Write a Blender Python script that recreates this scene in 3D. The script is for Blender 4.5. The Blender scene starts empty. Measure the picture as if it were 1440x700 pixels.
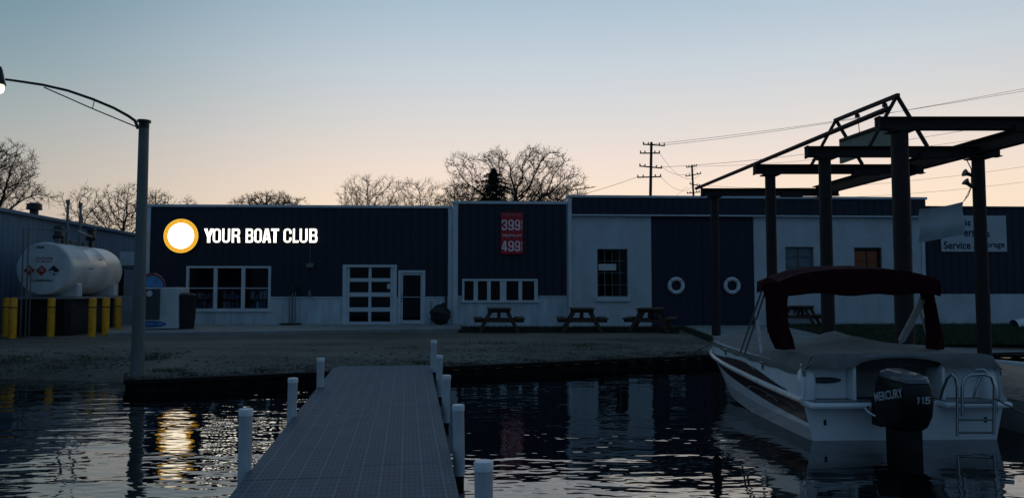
import bpy, math, random
from mathutils import noise as mn
from mathutils import Vector, Matrix
random.seed(7)
R = math.radians
S = bpy.context.scene
C = S.collection
WL = .15   # water level
CAMZ, FPX, PITCH = 1.8, 1060.0, math.atan(58/1060.0)

# ------------------------------------------------------------------ camera
cam_d = bpy.data.cameras.new('camera'); cam = bpy.data.objects.new('camera', cam_d); C.objects.link(cam)
cam.location = (0, 0, CAMZ); cam.rotation_euler = (math.pi/2 + PITCH, 0, 0)
cam_d.sensor_width = 36; cam_d.lens = FPX/1440*36; cam_d.clip_end = 3000; cam_d.clip_start = .05
S.camera = cam

def ray(px, py):
    x = (px-720)/FPX; y = (350-py)/FPX
    c, s = math.cos(PITCH), math.sin(PITCH)
    Y = c - y*s; Z = s + y*c
    return x/Y, Z/Y
def at(px, py, D):
    a, b = ray(px, py)
    return Vector((a*D, D, CAMZ + b*D))
def gnd(px, py, z=.5):
    a, b = ray(px, py)
    D = (z-CAMZ)/b
    return Vector((a*D, D, z))

# ------------------------------------------------------------------ materials
def N(nt, t, **kw):
    n = nt.nodes.new(t)
    for k, v in kw.items():
        if k.startswith('i_'): n.inputs[k[2:].replace('_', ' ')].default_value = v
        else: setattr(n, k, v)
    return n
def mat(name, col, rough=.6, metal=0, var=.25, vscale=3., bump=0., bscale=40., emis=None, estr=0, spec=.5, stretch=(1,1,1), dirt=0.):
    m = bpy.data.materials.new(name); m.use_nodes = True
    nt = m.node_tree; b = nt.nodes['Principled BSDF']; L = nt.links.new
    b.inputs['Roughness'].default_value = rough; b.inputs['Metallic'].default_value = metal
    b.inputs['Specular IOR Level'].default_value = spec
    tc = N(nt, 'ShaderNodeTexCoord'); mp = N(nt, 'ShaderNodeMapping'); mp.inputs['Scale'].default_value = stretch
    L(tc.outputs['Object'], mp.inputs['Vector'])
    if var > 0:
        nz = N(nt, 'ShaderNodeTexNoise', i_Scale=vscale, i_Detail=6.0, i_Roughness=.62); L(mp.outputs[0], nz.inputs['Vector'])
        cr = N(nt, 'ShaderNodeValToRGB')
        cr.color_ramp.elements[0].position = .3; cr.color_ramp.elements[1].position = .7
        cr.color_ramp.elements[0].color = tuple(c*(1-var) for c in col)+(1,)
        cr.color_ramp.elements[1].color = tuple(min(1, c*(1+var)) for c in col)+(1,)
        L(nz.outputs['Fac'], cr.inputs['Fac'])
        L(cr.outputs['Color'], b.inputs['Base Color'])
        rr = N(nt, 'ShaderNodeMapRange'); rr.inputs['To Min'].default_value = max(.02, rough-.12); rr.inputs['To Max'].default_value = min(1, rough+.12)
        L(nz.outputs['Fac'], rr.inputs['Value']); L(rr.outputs[0], b.inputs['Roughness'])
    else:
        b.inputs['Base Color'].default_value = tuple(col)+(1,)
    if bump > 0:
        n2 = N(nt, 'ShaderNodeTexNoise', i_Scale=bscale, i_Detail=4.0); L(mp.outputs[0], n2.inputs['Vector'])
        bp = N(nt, 'ShaderNodeBump', i_Strength=1.0, i_Distance=bump); L(n2.outputs['Fac'], bp.inputs['Height']); L(bp.outputs[0], b.inputs['Normal'])
    if emis:
        b.inputs['Emission Color'].default_value = tuple(emis)+(1,); b.inputs['Emission Strength'].default_value = estr
    return m

M = {}
M['navy'] = mat('navy_siding', (.0048,.0085,.026), .5, var=.35, vscale=.7, stretch=(3,3,.35))
M['navy_door'] = mat('navy_door_paint', (.0055,.010,.032), .55, var=.3, vscale=1.2)
M['pale'] = mat('pale_ribbed_metal', (.50,.56,.60), .6, var=.24, vscale=1.3, stretch=(2,2,.6))
M['trim'] = mat('pale_trim', (.60,.64,.67), .5, var=.12, vscale=2)
M['roof'] = mat('grey_roof_sheet', (.10,.11,.12), .8)
M['steel'] = mat('dark_rusted_steel', (.022,.012,.010), .75, var=.5, vscale=5, bump=.004)
M['galv'] = mat('galvanised_pole', (.135,.155,.15), .6, var=.3, vscale=4, bump=.002, stretch=(1,1,.3))
M['dark'] = mat('near_black_metal', (.012,.012,.013), .5, var=.3)
M['bulk'] = mat('black_sheet_piling', (.012,.011,.010), .9, var=.5, vscale=4, bump=.01, bscale=12, spec=.2)
M['conc'] = mat('worn_concrete', (.26,.27,.26), .9, var=.25, vscale=1.6, bump=.004, bscale=60)
M['wood'] = mat('weathered_brown_wood', (.085,.050,.033), .8, var=.35, vscale=9, bump=.003, stretch=(1,1,1))
M['pvc'] = mat('white_pile_sleeve', (.50,.52,.54), .5, var=.28, vscale=3.5, stretch=(2.5,2.5,.6), bump=.0008, bscale=80)
M['cap'] = mat('pale_cap', (.74,.75,.77), .45, var=.1, vscale=9)
M['tank'] = mat('white_tank_paint', (.60,.62,.63), .36, var=.22, vscale=1.6, bump=.001, bscale=8)
M['yellow'] = mat('yellow_bollard_paint', (.85,.34,.003), .5, var=.30, vscale=6)
M['bark'] = mat('dark_bark', (.030,.022,.018), .9, var=.4, vscale=8)
M['twig'] = mat('budding_twig', (.055,.040,.026), .9, var=.3, vscale=2)
M['needle'] = mat('dark_conifer_needles', (.012,.018,.011), .9, var=.4, vscale=2)
M['hull'] = mat('white_gelcoat', (.80,.81,.82), .18, var=.06, vscale=2, spec=.6)
M['hull2'] = mat('dull_white_hull', (.45,.47,.48), .35, var=.12, vscale=3)
M['maroon'] = mat('maroon_canvas', (.034,.0045,.008), .95, var=.3, vscale=14, bump=.006, bscale=14, spec=.1)
M['stripe'] = mat('maroon_black_decal', (.022,.008,.012), .3, var=.4, vscale=3)
M['canvas'] = mat('grey_boat_canvas', (.20,.20,.19), .95, var=.18, vscale=5, bump=.018, bscale=7, spec=.1)
M['chrome'] = mat('polished_tube', (.42,.44,.46), .25, metal=1, var=.05)
M['alu'] = mat('white_tube', (.62,.63,.64), .3, metal=.3, var=.1)
M['engine'] = mat('gloss_black_cowl', (.003,.003,.004), .42, var=.1, spec=.3)
M['engine_grey'] = mat('grey_cowl_panel', (.10,.11,.13), .25, var=.1)
M['decal'] = mat('silver_lettering', (.55,.56,.60), .4, var=0)
M['red'] = mat('red_price_panel_added_glow', (.30,.012,.022), .5, var=.15, emis=(.5,.01,.03), estr=.016)  # faint red emission put into the colour to brighten the panel
M['white'] = mat('white_numerals_added_glow', (.50,.52,.57), .5, var=.1, emis=(.6,.65,.8), estr=.03)  # slight emission added so the digits look brighter
M['white_board'] = mat('white_sign_board', (.50,.54,.57), .6, var=.1, vscale=2)
M['ink'] = mat('dark_ink', (.012,.016,.030), .7, var=0)
M['iceblue'] = mat('pale_blue_print', (.10,.30,.55), .5, var=.3, vscale=5)
M['blue_ink'] = mat('deep_blue_print', (.015,.05,.26), .5, var=.1)
M['red_ink'] = mat('red_print', (.30,.03,.03), .5, var=.2)
M['orange_ink'] = mat('orange_placard', (.42,.035,.018), .5, var=.2)
M['grey_door'] = mat('dark_grey_door', (.055,.06,.07), .5, var=.15)
M['cloth'] = mat('pale_banner_cloth', (.50,.54,.56), .9, var=.12, vscale=3, bump=.01, bscale=3)
M['green_sign'] = mat('faded_green_sign', (.10,.17,.15), .5, var=.35, vscale=4, spec=.3)
M['rubber'] = mat('black_rubber', (.009,.009,.010), .7, var=.2)
M['shed'] = mat('blue_grey_shed_sheet', (.115,.18,.26), .85, spec=.15, var=.18, vscale=1, stretch=(1,3,.4))
M['brown'] = mat('warm_brown_blind_added_glow', (.15,.07,.03), .7, var=.4, emis=(.5,.20,.05), estr=.03)  # weak orange glow put into the blind's own colour
M['paper'] = mat('white_paper', (.6,.62,.62), .8, var=.05)
M['glow_white'] = mat('lit_letter_face', (.8,.8,.8), .5, var=0, emis=(1,.95,.82), estr=2.2)
M['glow_disc'] = mat('lit_disc_face', (.8,.8,.8), .5, var=0, emis=(1,.86,.62), estr=2.3)
M['glow_orange'] = mat('lit_orange_ring', (.8,.4,.02), .5, var=0, emis=(1.0,.60,.05), estr=1.08)
M['glow_orange2'] = mat('dim_orange_line', (.5,.2,.02), .5, var=0, emis=(.62,.16,.004), estr=.6)
M['lav'] = mat('faint_lavender_mark', (.5,.5,.9), .5, var=0, emis=(.68,.60,1.0), estr=.95)
M['bulb'] = mat('lit_lamp_lens', (.9,.9,.8), .5, var=0, emis=(.98,1.0,.62), estr=2.4)
M['can'] = mat('letter_return', (.05,.05,.05), .6, var=0)
M['poly'] = mat('black_polythene', (.006,.006,.007), .5, var=.3, bump=.02, bscale=9)
M['goods1'] = mat('goods_blue', (.12,.18,.35), .6, var=.6, vscale=9)
M['goods2'] = mat('goods_mixed', (.30,.26,.24), .6, var=.7, vscale=12)
M['ring_white'] = mat('life_ring_white', (.66,.68,.70), .6, var=.08)

def glass(name, tint, refl=1.0, trans=.6):
    m = bpy.data.materials.new(name); m.use_nodes = True; nt = m.node_tree; nt.nodes.clear(); L = nt.links.new
    o = N(nt, 'ShaderNodeOutputMaterial'); mx = N(nt, 'ShaderNodeMixShader'); fr = N(nt, 'ShaderNodeFresnel', i_IOR=1.45)
    g = N(nt, 'ShaderNodeBsdfGlossy', i_Roughness=.03); t = N(nt, 'ShaderNodeBsdfTransparent')
    t.inputs[0].default_value = tuple(c*trans for c in tint)+(1,); g.inputs[0].default_value = (.8*refl,.85*refl,.9*refl,1)
    L(fr.outputs[0], mx.inputs[0]); L(t.outputs[0], mx.inputs[1]); L(g.outputs[0], mx.inputs[2]); L(mx.outputs[0], o.inputs[0])
    return m
M['glass'] = glass('window_glass', (.8,.9,1), .5, .8)
M['glass_pale'] = mat('frosted_pane', (.13,.17,.19), .35, var=.2, vscale=3)

def block_mat():
    m = mat('white_painted_block', (.55,.59,.62), .8, var=.17, vscale=1.1, stretch=(1,1,.6))
    nt = m.node_tree; L = nt.links.new; b = nt.nodes['Principled BSDF']
    tc = N(nt, 'ShaderNodeTexCoord'); sep = N(nt, 'ShaderNodeSeparateXYZ'); cb = N(nt, 'ShaderNodeCombineXYZ')
    L(tc.outputs['Object'], sep.inputs[0]); L(sep.outputs['X'], cb.inputs['X']); L(sep.outputs['Z'], cb.inputs['Y'])
    br = N(nt, 'ShaderNodeTexBrick', i_Scale=1.0, i_Mortar_Size=.008, i_Brick_Width=.4, i_Row_Height=.2)
    br.inputs['Color1'].default_value = (1,1,1,1); br.inputs['Color2'].default_value = (.95,.95,.95,1); br.inputs['Mortar'].default_value = (0,0,0,1)
    L(cb.outputs[0], br.inputs['Vector'])
    nz = N(nt, 'ShaderNodeTexNoise', i_Scale=30.0); L(tc.outputs['Object'], nz.inputs['Vector'])
    ad = N(nt, 'ShaderNodeMath', operation='MULTIPLY_ADD'); ad.inputs[1].default_value = .3
    L(nz.outputs['Fac'], ad.inputs[0]); L(br.outputs['Color'], ad.inputs[2])
    bp = N(nt, 'ShaderNodeBump', i_Strength=.7, i_Distance=.005); L(ad.outputs[0], bp.inputs['Height']); L(bp.outputs[0], b.inputs['Normal'])
    return m
M['block'] = block_mat()

def gravel_mat():
    m = mat('gravel', (.115,.118,.105), .95, var=0)
    nt = m.node_tree; L = nt.links.new; b = nt.nodes['Principled BSDF']
    tc = N(nt, 'ShaderNodeTexCoord')
    n1 = N(nt, 'ShaderNodeTexNoise', i_Scale=.35, i_Detail=5.0, i_Roughness=.6); L(tc.outputs['Object'], n1.inputs['Vector'])
    mp = N(nt, 'ShaderNodeMapping'); mp.inputs['Scale'].default_value = (.25,1,1); L(tc.outputs['Object'], mp.inputs[0])
    n3 = N(nt, 'ShaderNodeTexNoise', i_Scale=.8, i_Detail=3.0); L(mp.outputs[0], n3.inputs['Vector'])
    v = N(nt, 'ShaderNodeTexVoronoi', i_Scale=22.0); L(tc.outputs['Object'], v.inputs['Vector'])
    n2 = N(nt, 'ShaderNodeTexNoise', i_Scale=7.0, i_Detail=8.0, i_Roughness=.8); L(tc.outputs['Object'], n2.inputs['Vector'])
    cr = N(nt, 'ShaderNodeValToRGB'); e = cr.color_ramp.elements
    e[0].position = .32; e[0].color = (.092,.080,.058,1); e[1].position = .60; e[1].color = (.265,.235,.185,1)
    a = N(nt, 'ShaderNodeMath', operation='ADD'); a.use_clamp = False
    a2 = N(nt, 'ShaderNodeMath', operation='MULTIPLY_ADD'); a2.inputs[1].default_value = .5
    L(n1.outputs['Fac'], a.inputs[0]); L(n3.outputs['Fac'], a.inputs[1]); L(a.outputs[0], a2.inputs[0]); a2.inputs[2].default_value = 0
    L(a2.outputs[0], cr.inputs[0])
    mx = N(nt, 'ShaderNodeMix', data_type='RGBA', blend_type='MULTIPLY'); mx.inputs['Factor'].default_value = .8
    mr = N(nt, 'ShaderNodeMapRange'); mr.inputs['From Min'].default_value = .3; mr.inputs['From Max'].default_value = .7; mr.inputs['To Min'].default_value = .45; mr.inputs['To Max'].default_value = 1.5
    L(n2.outputs['Fac'], mr.inputs[0]); L(cr.outputs[0], mx.inputs[6]); L(mr.outputs[0], mx.inputs[7]); L(mx.outputs[2], b.inputs['Base Color'])
    bp = N(nt, 'ShaderNodeBump', i_Strength=1.0, i_Distance=.03); L(v.outputs['Distance'], bp.inputs['Height'])
    bp2 = N(nt, 'ShaderNodeBump', i_Strength=1.0, i_Distance=.08); L(n2.outputs['Fac'], bp2.inputs['Height']); L(bp.outputs[0], bp2.inputs['Normal']); L(bp2.outputs[0], b.inputs['Normal'])
    return m
M['gravel'] = gravel_mat()
M['stone'] = mat('grey_stone', (.15,.15,.135), .9, var=.5, vscale=3)
M['grass'] = mat('dark_green_blades', (.030,.050,.018), .8, var=.4, vscale=2)
M['dry'] = mat('dry_weed_blades', (.045,.043,.025), .9, var=.4, vscale=2)
M['soil'] = mat('dark_turf_soil', (.022,.027,.014), .95, var=.4, vscale=3, bump=.02)

def water_mat():
    m = bpy.data.materials.new('canal_water'); m.use_nodes = True; nt = m.node_tree; L = nt.links.new; b = nt.nodes['Principled BSDF']
    b.inputs['Base Color'].default_value = (.0022,.0032,.0036,1); b.inputs['Roughness'].default_value = .015; b.inputs['IOR'].default_value = 1.75
    tc = N(nt, 'ShaderNodeTexCoord')
    def nz(scale, sx, sy, det, dist=0., rot=0):
        mp = N(nt, 'ShaderNodeMapping'); mp.inputs['Scale'].default_value = (sx,sy,1); mp.inputs['Rotation'].default_value = (0,0,rot); L(tc.outputs['Object'], mp.inputs[0])
        n = N(nt, 'ShaderNodeTexNoise', i_Scale=scale, i_Detail=det, i_Roughness=.45, i_Distortion=dist); L(mp.outputs[0], n.inputs['Vector']); return n
    a = nz(1.9, .6, 1.35, 1.5, .5, .10); c = nz(7.0, .7, 1.3, 1.0, .2, -.2); d = nz(.45, 1, 1, 2)
    mr = N(nt, 'ShaderNodeMapRange'); mr.inputs['From Min'].default_value = .36; mr.inputs['From Max'].default_value = .62; mr.inputs['To Min'].default_value = .35; mr.inputs['To Max'].default_value = 1.0
    L(d.outputs['Fac'], mr.inputs[0])
    sx_ = N(nt,'ShaderNodeSeparateXYZ'); L(tc.outputs['Object'], sx_.inputs[0])
    wd = N(nt,'ShaderNodeMapRange', interpolation_type='SMOOTHSTEP'); wd.inputs['From Min'].default_value = -3.2; wd.inputs['From Max'].default_value = 0.5; wd.inputs['To Min'].default_value = 1.25; wd.inputs['To Max'].default_value = .80
    L(sx_.outputs['X'], wd.inputs[0])
    m1 = N(nt, 'ShaderNodeMath', operation='MULTIPLY'); m1.inputs[1].default_value = .0165; L(a.outputs['Fac'], m1.inputs[0])
    m2 = N(nt, 'ShaderNodeMath', operation='MULTIPLY_ADD'); m2.inputs[1].default_value = .0042; L(c.outputs['Fac'], m2.inputs[0]); L(m1.outputs[0], m2.inputs[2])
    m3 = N(nt, 'ShaderNodeMath', operation='MULTIPLY'); L(m2.outputs[0], m3.inputs[0]); m4 = N(nt, 'ShaderNodeMath', operation='MULTIPLY'); L(mr.outputs[0], m4.inputs[0]); L(wd.outputs[0], m4.inputs[1]); L(m4.outputs[0], m3.inputs[1])
    bp = N(nt, 'ShaderNodeBump', i_Strength=1.0, i_Distance=1.0); L(m3.outputs[0], bp.inputs['Height']); L(bp.outputs[0], b.inputs['Normal'])
    return m
M['water'] = water_mat()

def deck_mat():
    m = mat('grey_plastic_deck', (.15,.18,.20), .62, var=0, spec=.35)
    nt = m.node_tree; L = nt.links.new; b = nt.nodes['Principled BSDF']
    tc = N(nt, 'ShaderNodeTexCoord'); sep = N(nt, 'ShaderNodeSeparateXYZ'); L(tc.outputs['Object'], sep.inputs[0])
    def wave(out, freq, width):
        k = N(nt, 'ShaderNodeMath', operation='MULTIPLY'); k.inputs[1].default_value = freq; L(out, k.inputs[0])
        f = N(nt, 'ShaderNodeMath', operation='FRACT'); L(k.outputs[0], f.inputs[0])
        s = N(nt, 'ShaderNodeMath', operation='SUBTRACT'); s.inputs[1].default_value = .5; L(f.outputs[0], s.inputs[0])
        ab = N(nt, 'ShaderNodeMath', operation='ABSOLUTE'); L(s.outputs[0], ab.inputs[0])
        g = N(nt, 'ShaderNodeMath', operation='LESS_THAN'); g.inputs[1].default_value = width; L(ab.outputs[0], g.inputs[0]); return g
    lx = wave(sep.outputs['X'], 1/.148, .055); ly = wave(sep.outputs['Y'], 1/.10, .20); lx2 = wave(sep.outputs['X'], 1/.037, .26)
    holes = N(nt, 'ShaderNodeMath', operation='MULTIPLY'); L(ly.outputs[0], holes.inputs[0]); L(lx2.outputs[0], holes.inputs[1])
    nz = N(nt, 'ShaderNodeTexNoise', i_Scale=3.0, i_Detail=6.0, i_Roughness=.7); L(tc.outputs['Object'], nz.inputs['Vector'])
    nf = N(nt, 'ShaderNodeTexNoise', i_Scale=60.0, i_Detail=2.0); L(tc.outputs['Object'], nf.inputs['Vector'])
    v = N(nt, 'ShaderNodeMapRange'); v.inputs['From Min'].default_value = .3; v.inputs['From Max'].default_value = .7; v.inputs['To Min'].default_value = .72; v.inputs['To Max'].default_value = 1.2; L(nz.outputs['Fac'], v.inputs[0])
    s1 = N(nt, 'ShaderNodeMath', operation='MULTIPLY_ADD'); s1.inputs[1].default_value = .62; L(lx.outputs[0], s1.inputs[0]); L(v.outputs[0], s1.inputs[2])
    s2 = N(nt, 'ShaderNodeMath', operation='MULTIPLY_ADD'); s2.inputs[1].default_value = -.55; L(holes.outputs[0], s2.inputs[0]); L(s1.outputs[0], s2.inputs[2])
    s3 = N(nt, 'ShaderNodeMath', operation='MULTIPLY_ADD'); s3.inputs[1].default_value = .35; L(nf.outputs['Fac'], s3.inputs[0]); L(s2.outputs[0], s3.inputs[2])
    mx = N(nt, 'ShaderNodeMix', data_type='RGBA', blend_type='MULTIPLY'); mx.inputs['Factor'].default_value = 1; mx.inputs[6].default_value = (.054,.083,.116,1); L(s3.outputs[0], mx.inputs[7])
    L(mx.outputs[2], b.inputs['Base Color'])
    bp = N(nt, 'ShaderNodeBump', i_Strength=.7, i_Distance=.004); L(s2.outputs[0], bp.inputs['Height']); L(bp.outputs[0], b.inputs['Normal'])
    return m
M['deck'] = deck_mat()

# ------------------------------------------------------------------ mesh builder
class MB:
    def __init__(s, T=None): s.v = []; s.f = []; s.T = T or Matrix.Identity(4)
    def add(s, vs, fs, T=None):
        T = s.T @ T if T else s.T
        n = len(s.v); s.v += [T @ Vector(p) for p in vs]; s.f += [tuple(i+n for i in f) for f in fs]; return s
    def box(s, x0, x1, y0, y1, z0, z1, T=None):
        return s.add([(x0,y0,z0),(x1,y0,z0),(x1,y1,z0),(x0,y1,z0),(x0,y0,z1),(x1,y0,z1),(x1,y1,z1),(x0,y1,z1)],
            [(0,3,2,1),(4,5,6,7),(0,1,5,4),(1,2,6,5),(2,3,7,6),(3,0,4,7)], T)
    def bar(s, a, b, w, h, up=(0,0,1)):
        a = Vector(a); b = Vector(b); d = (b-a).normalized(); u = Vector(up)
        if abs(d.dot(u)) > .98: u = Vector((0,1,0))
        r = d.cross(u).normalized()*w/2; t = r.cross(d).normalized()*h/2
        return s.add([a-r-t,a+r-t,a+r+t,a-r+t,b-r-t,b+r-t,b+r+t,b-r+t],[(0,1,2,3),(7,6,5,4),(0,4,5,1),(1,5,6,2),(2,6,7,3),(3,7,4,0)])
    def ibeam(s, a, b, w, h, t=.02):
        a = Vector(a); b = Vector(b); up = Vector((0,0,1))
        s.bar(a+up*(h/2-t/2), b+up*(h/2-t/2), w, t); s.bar(a-up*(h/2-t/2), b-up*(h/2-t/2), w, t); s.bar(a, b, t, h-2*t-.001); return s
    def tube(s, pts, r, n=8, cap=True, r1=None):
        pts = [Vector(p) for p in pts]; m = len(pts); vs = []; fs = []; ref = None
        for i, p in enumerate(pts):
            d = (pts[min(i+1,m-1)]-pts[max(i-1,0)]).normalized()
            if ref is None:
                ref = d.cross(Vector((0,0,1))) if abs(d.z) < .9 else d.cross(Vector((1,0,0)))
            ref = (ref - d*ref.dot(d)).normalized(); q = d.cross(ref)
            rr = r if r1 is None else r+(r1-r)*i/(m-1)
            for k in range(n):
                a = 2*math.pi*k/n; vs.append(p+ref*math.cos(a)*rr+q*math.sin(a)*rr)
        for i in range(m-1):
            for k in range(n):
                k2 = (k+1)%n; fs.append((i*n+k, i*n+k2, (i+1)*n+k2, (i+1)*n+k))
        if cap: fs.append(tuple(range(n))[::-1]); fs.append(tuple(range((m-1)*n, m*n)))
        return s.add(vs, fs)
    def lathe(s, prof, n=24, T=None):
        vs = []; fs = []; m = len(prof)
        for r, z in prof:
            for k in range(n):
                a = 2*math.pi*k/n; vs.append((r*math.cos(a), r*math.sin(a), z))
        for i in range(m-1):
            for k in range(n): k2 = (k+1)%n; fs.append((i*n+k, i*n+k2, (i+1)*n+k2, (i+1)*n+k))
        fs.append(tuple(range(n))[::-1]); fs.append(tuple(range((m-1)*n, m*n)))
        return s.add(vs, fs, T)
    def disc(s, r, n=40, T=None, r0=None):
        if r0 is None: return s.add([(r*math.cos(2*math.pi*k/n), r*math.sin(2*math.pi*k/n), 0) for k in range(n)], [tuple(range(n))], T)
        vs = [(q*math.cos(2*math.pi*k/n), q*math.sin(2*math.pi*k/n), 0) for q in (r, r0) for k in range(n)]
        return s.add(vs, [(k,(k+1)%n,n+(k+1)%n,n+k) for k in range(n)], T)
    def torus(s, R0, r, T=None, n=32, m=12):
        vs = [((R0+r*math.cos(b))*math.cos(a),(R0+r*math.cos(b))*math.sin(a), r*math.sin(b)) for a in [2*math.pi*i/n for i in range(n)] for b in [2*math.pi*j/m for j in range(m)]]
        fs = [(i*m+j, ((i+1)%n)*m+j, ((i+1)%n)*m+(j+1)%m, i*m+(j+1)%m) for i in range(n) for j in range(m)]
        return s.add(vs, fs, T)
    def build(s, name, m, parent=None, smooth=False, bevel=0, sub=0):
        me = bpy.data.meshes.new(name); o = bpy.data.objects.new(name, me); C.objects.link(o)
        if parent is not None:
            W = wm(parent).inverted(); vs = [W @ v for v in s.v]; o.parent = parent
        else:
            xs = [v.x for v in s.v]; ys = [v.y for v in s.v]; z0 = min(v.z for v in s.v)
            c = Vector(((min(xs)+max(xs))/2, (min(ys)+max(ys))/2, z0)); o.location = c; vs = [v-c for v in s.v]
        me.from_pydata([tuple(v) for v in vs], [], s.f); me.update()
        me.materials.append(m)
        if smooth:
            me.polygons.foreach_set('use_smooth', [True]*len(me.polygons))
            if sub == 0:
                try: me.set_sharp_from_angle(angle=R(40))
                except Exception: pass
        if bevel:
            b = o.modifiers.new('bevel','BEVEL'); b.width = bevel; b.segments = 2; b.limit_method = 'ANGLE'; b.angle_limit = R(50)
        if sub:
            b = o.modifiers.new('sub','SUBSURF'); b.levels = sub; b.render_levels = sub
        return o
def each(name, m, parent, T, boxes, **kw):
    for q in boxes: MB(T).box(*q).build(name, m, parent, **kw)
def wm(o):
    Mx = Matrix.Translation(o.location) @ o.rotation_euler.to_matrix().to_4x4() @ Matrix.Diagonal(o.scale).to_4x4()
    return wm(o.parent) @ Mx if o.parent else Mx
def tag(o, label, cat, group=None, kind=None):
    o['label'] = label; o['category'] = cat
    if group: o['group'] = group
    if kind: o['kind'] = kind
    return o
def thing(name, label, cat, loc=(0,0,0), rz=0, group=None):
    o = bpy.data.objects.new(name, None); C.objects.link(o); o.location = loc; o.rotation_euler = (0,0,rz); o.empty_display_size = .2
    return tag(o, label, cat, group)
def struct(o): o['kind'] = 'structure'; return o
def dup(root, loc, rz=None, label=None):
    r = root.copy(); C.objects.link(r); r.location = loc
    if rz is not None: r.rotation_euler = (0,0,rz)
    if label: r['label'] = label
    def kids(a, b):
        for ch in [c for c in C.objects if c.parent == a]:
            c = ch.copy(); C.objects.link(c); c.parent = b; kids(ch, c)
    kids(root, r); return r

def text_mb(mb, txt, w, h, T, weight=0., extrude=0.):
    """glyph mesh in the local xy plane, centred, fitted to w x h; T puts it in the world"""
    cu = bpy.data.curves.new('t','FONT'); cu.body = txt; cu.size = 1; cu.offset = weight; cu.extrude = extrude; cu.resolution_u = 4
    ob = bpy.data.objects.new('t', cu); C.objects.link(ob)
    dg = bpy.context.evaluated_depsgraph_get(); dg.update()
    me = bpy.data.meshes.new_from_object(ob.evaluated_get(dg))
    vs = [v.co.copy() for v in me.vertices]; fs = [tuple(p.vertices) for p in me.polygons]
    bpy.data.objects.remove(ob); bpy.data.curves.remove(cu); bpy.data.meshes.remove(me)
    x0 = min(v.x for v in vs); x1 = max(v.x for v in vs); y0 = min(v.y for v in vs); y1 = max(v.y for v in vs)
    kx = w/(x1-x0) if w else h/(y1-y0); ky = h/(y1-y0) if h else kx
    mb.add([((v.x-(x0+x1)/2)*kx, (v.y-(y0+y1)/2)*ky, v.z*ky) for v in vs], fs, T)
    return (x1-x0)*kx
def _arc(cx,cy,r,a0,a1,n=6): return [(cx+r*math.cos(R(a0+(a1-a0)*i/n)),cy+r*math.sin(R(a0+(a1-a0)*i/n))) for i in range(n+1)]
def _rr(x0,y0,x1,y1,r): return _arc(x1-r,y0+r,r,-90,0)+_arc(x1-r,y1-r,r,0,90)+_arc(x0+r,y1-r,r,90,180)+_arc(x0+r,y0+r,r,180,270)
def _mir(L_,w): return [(w-x,y) for x,y in L_]
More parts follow.
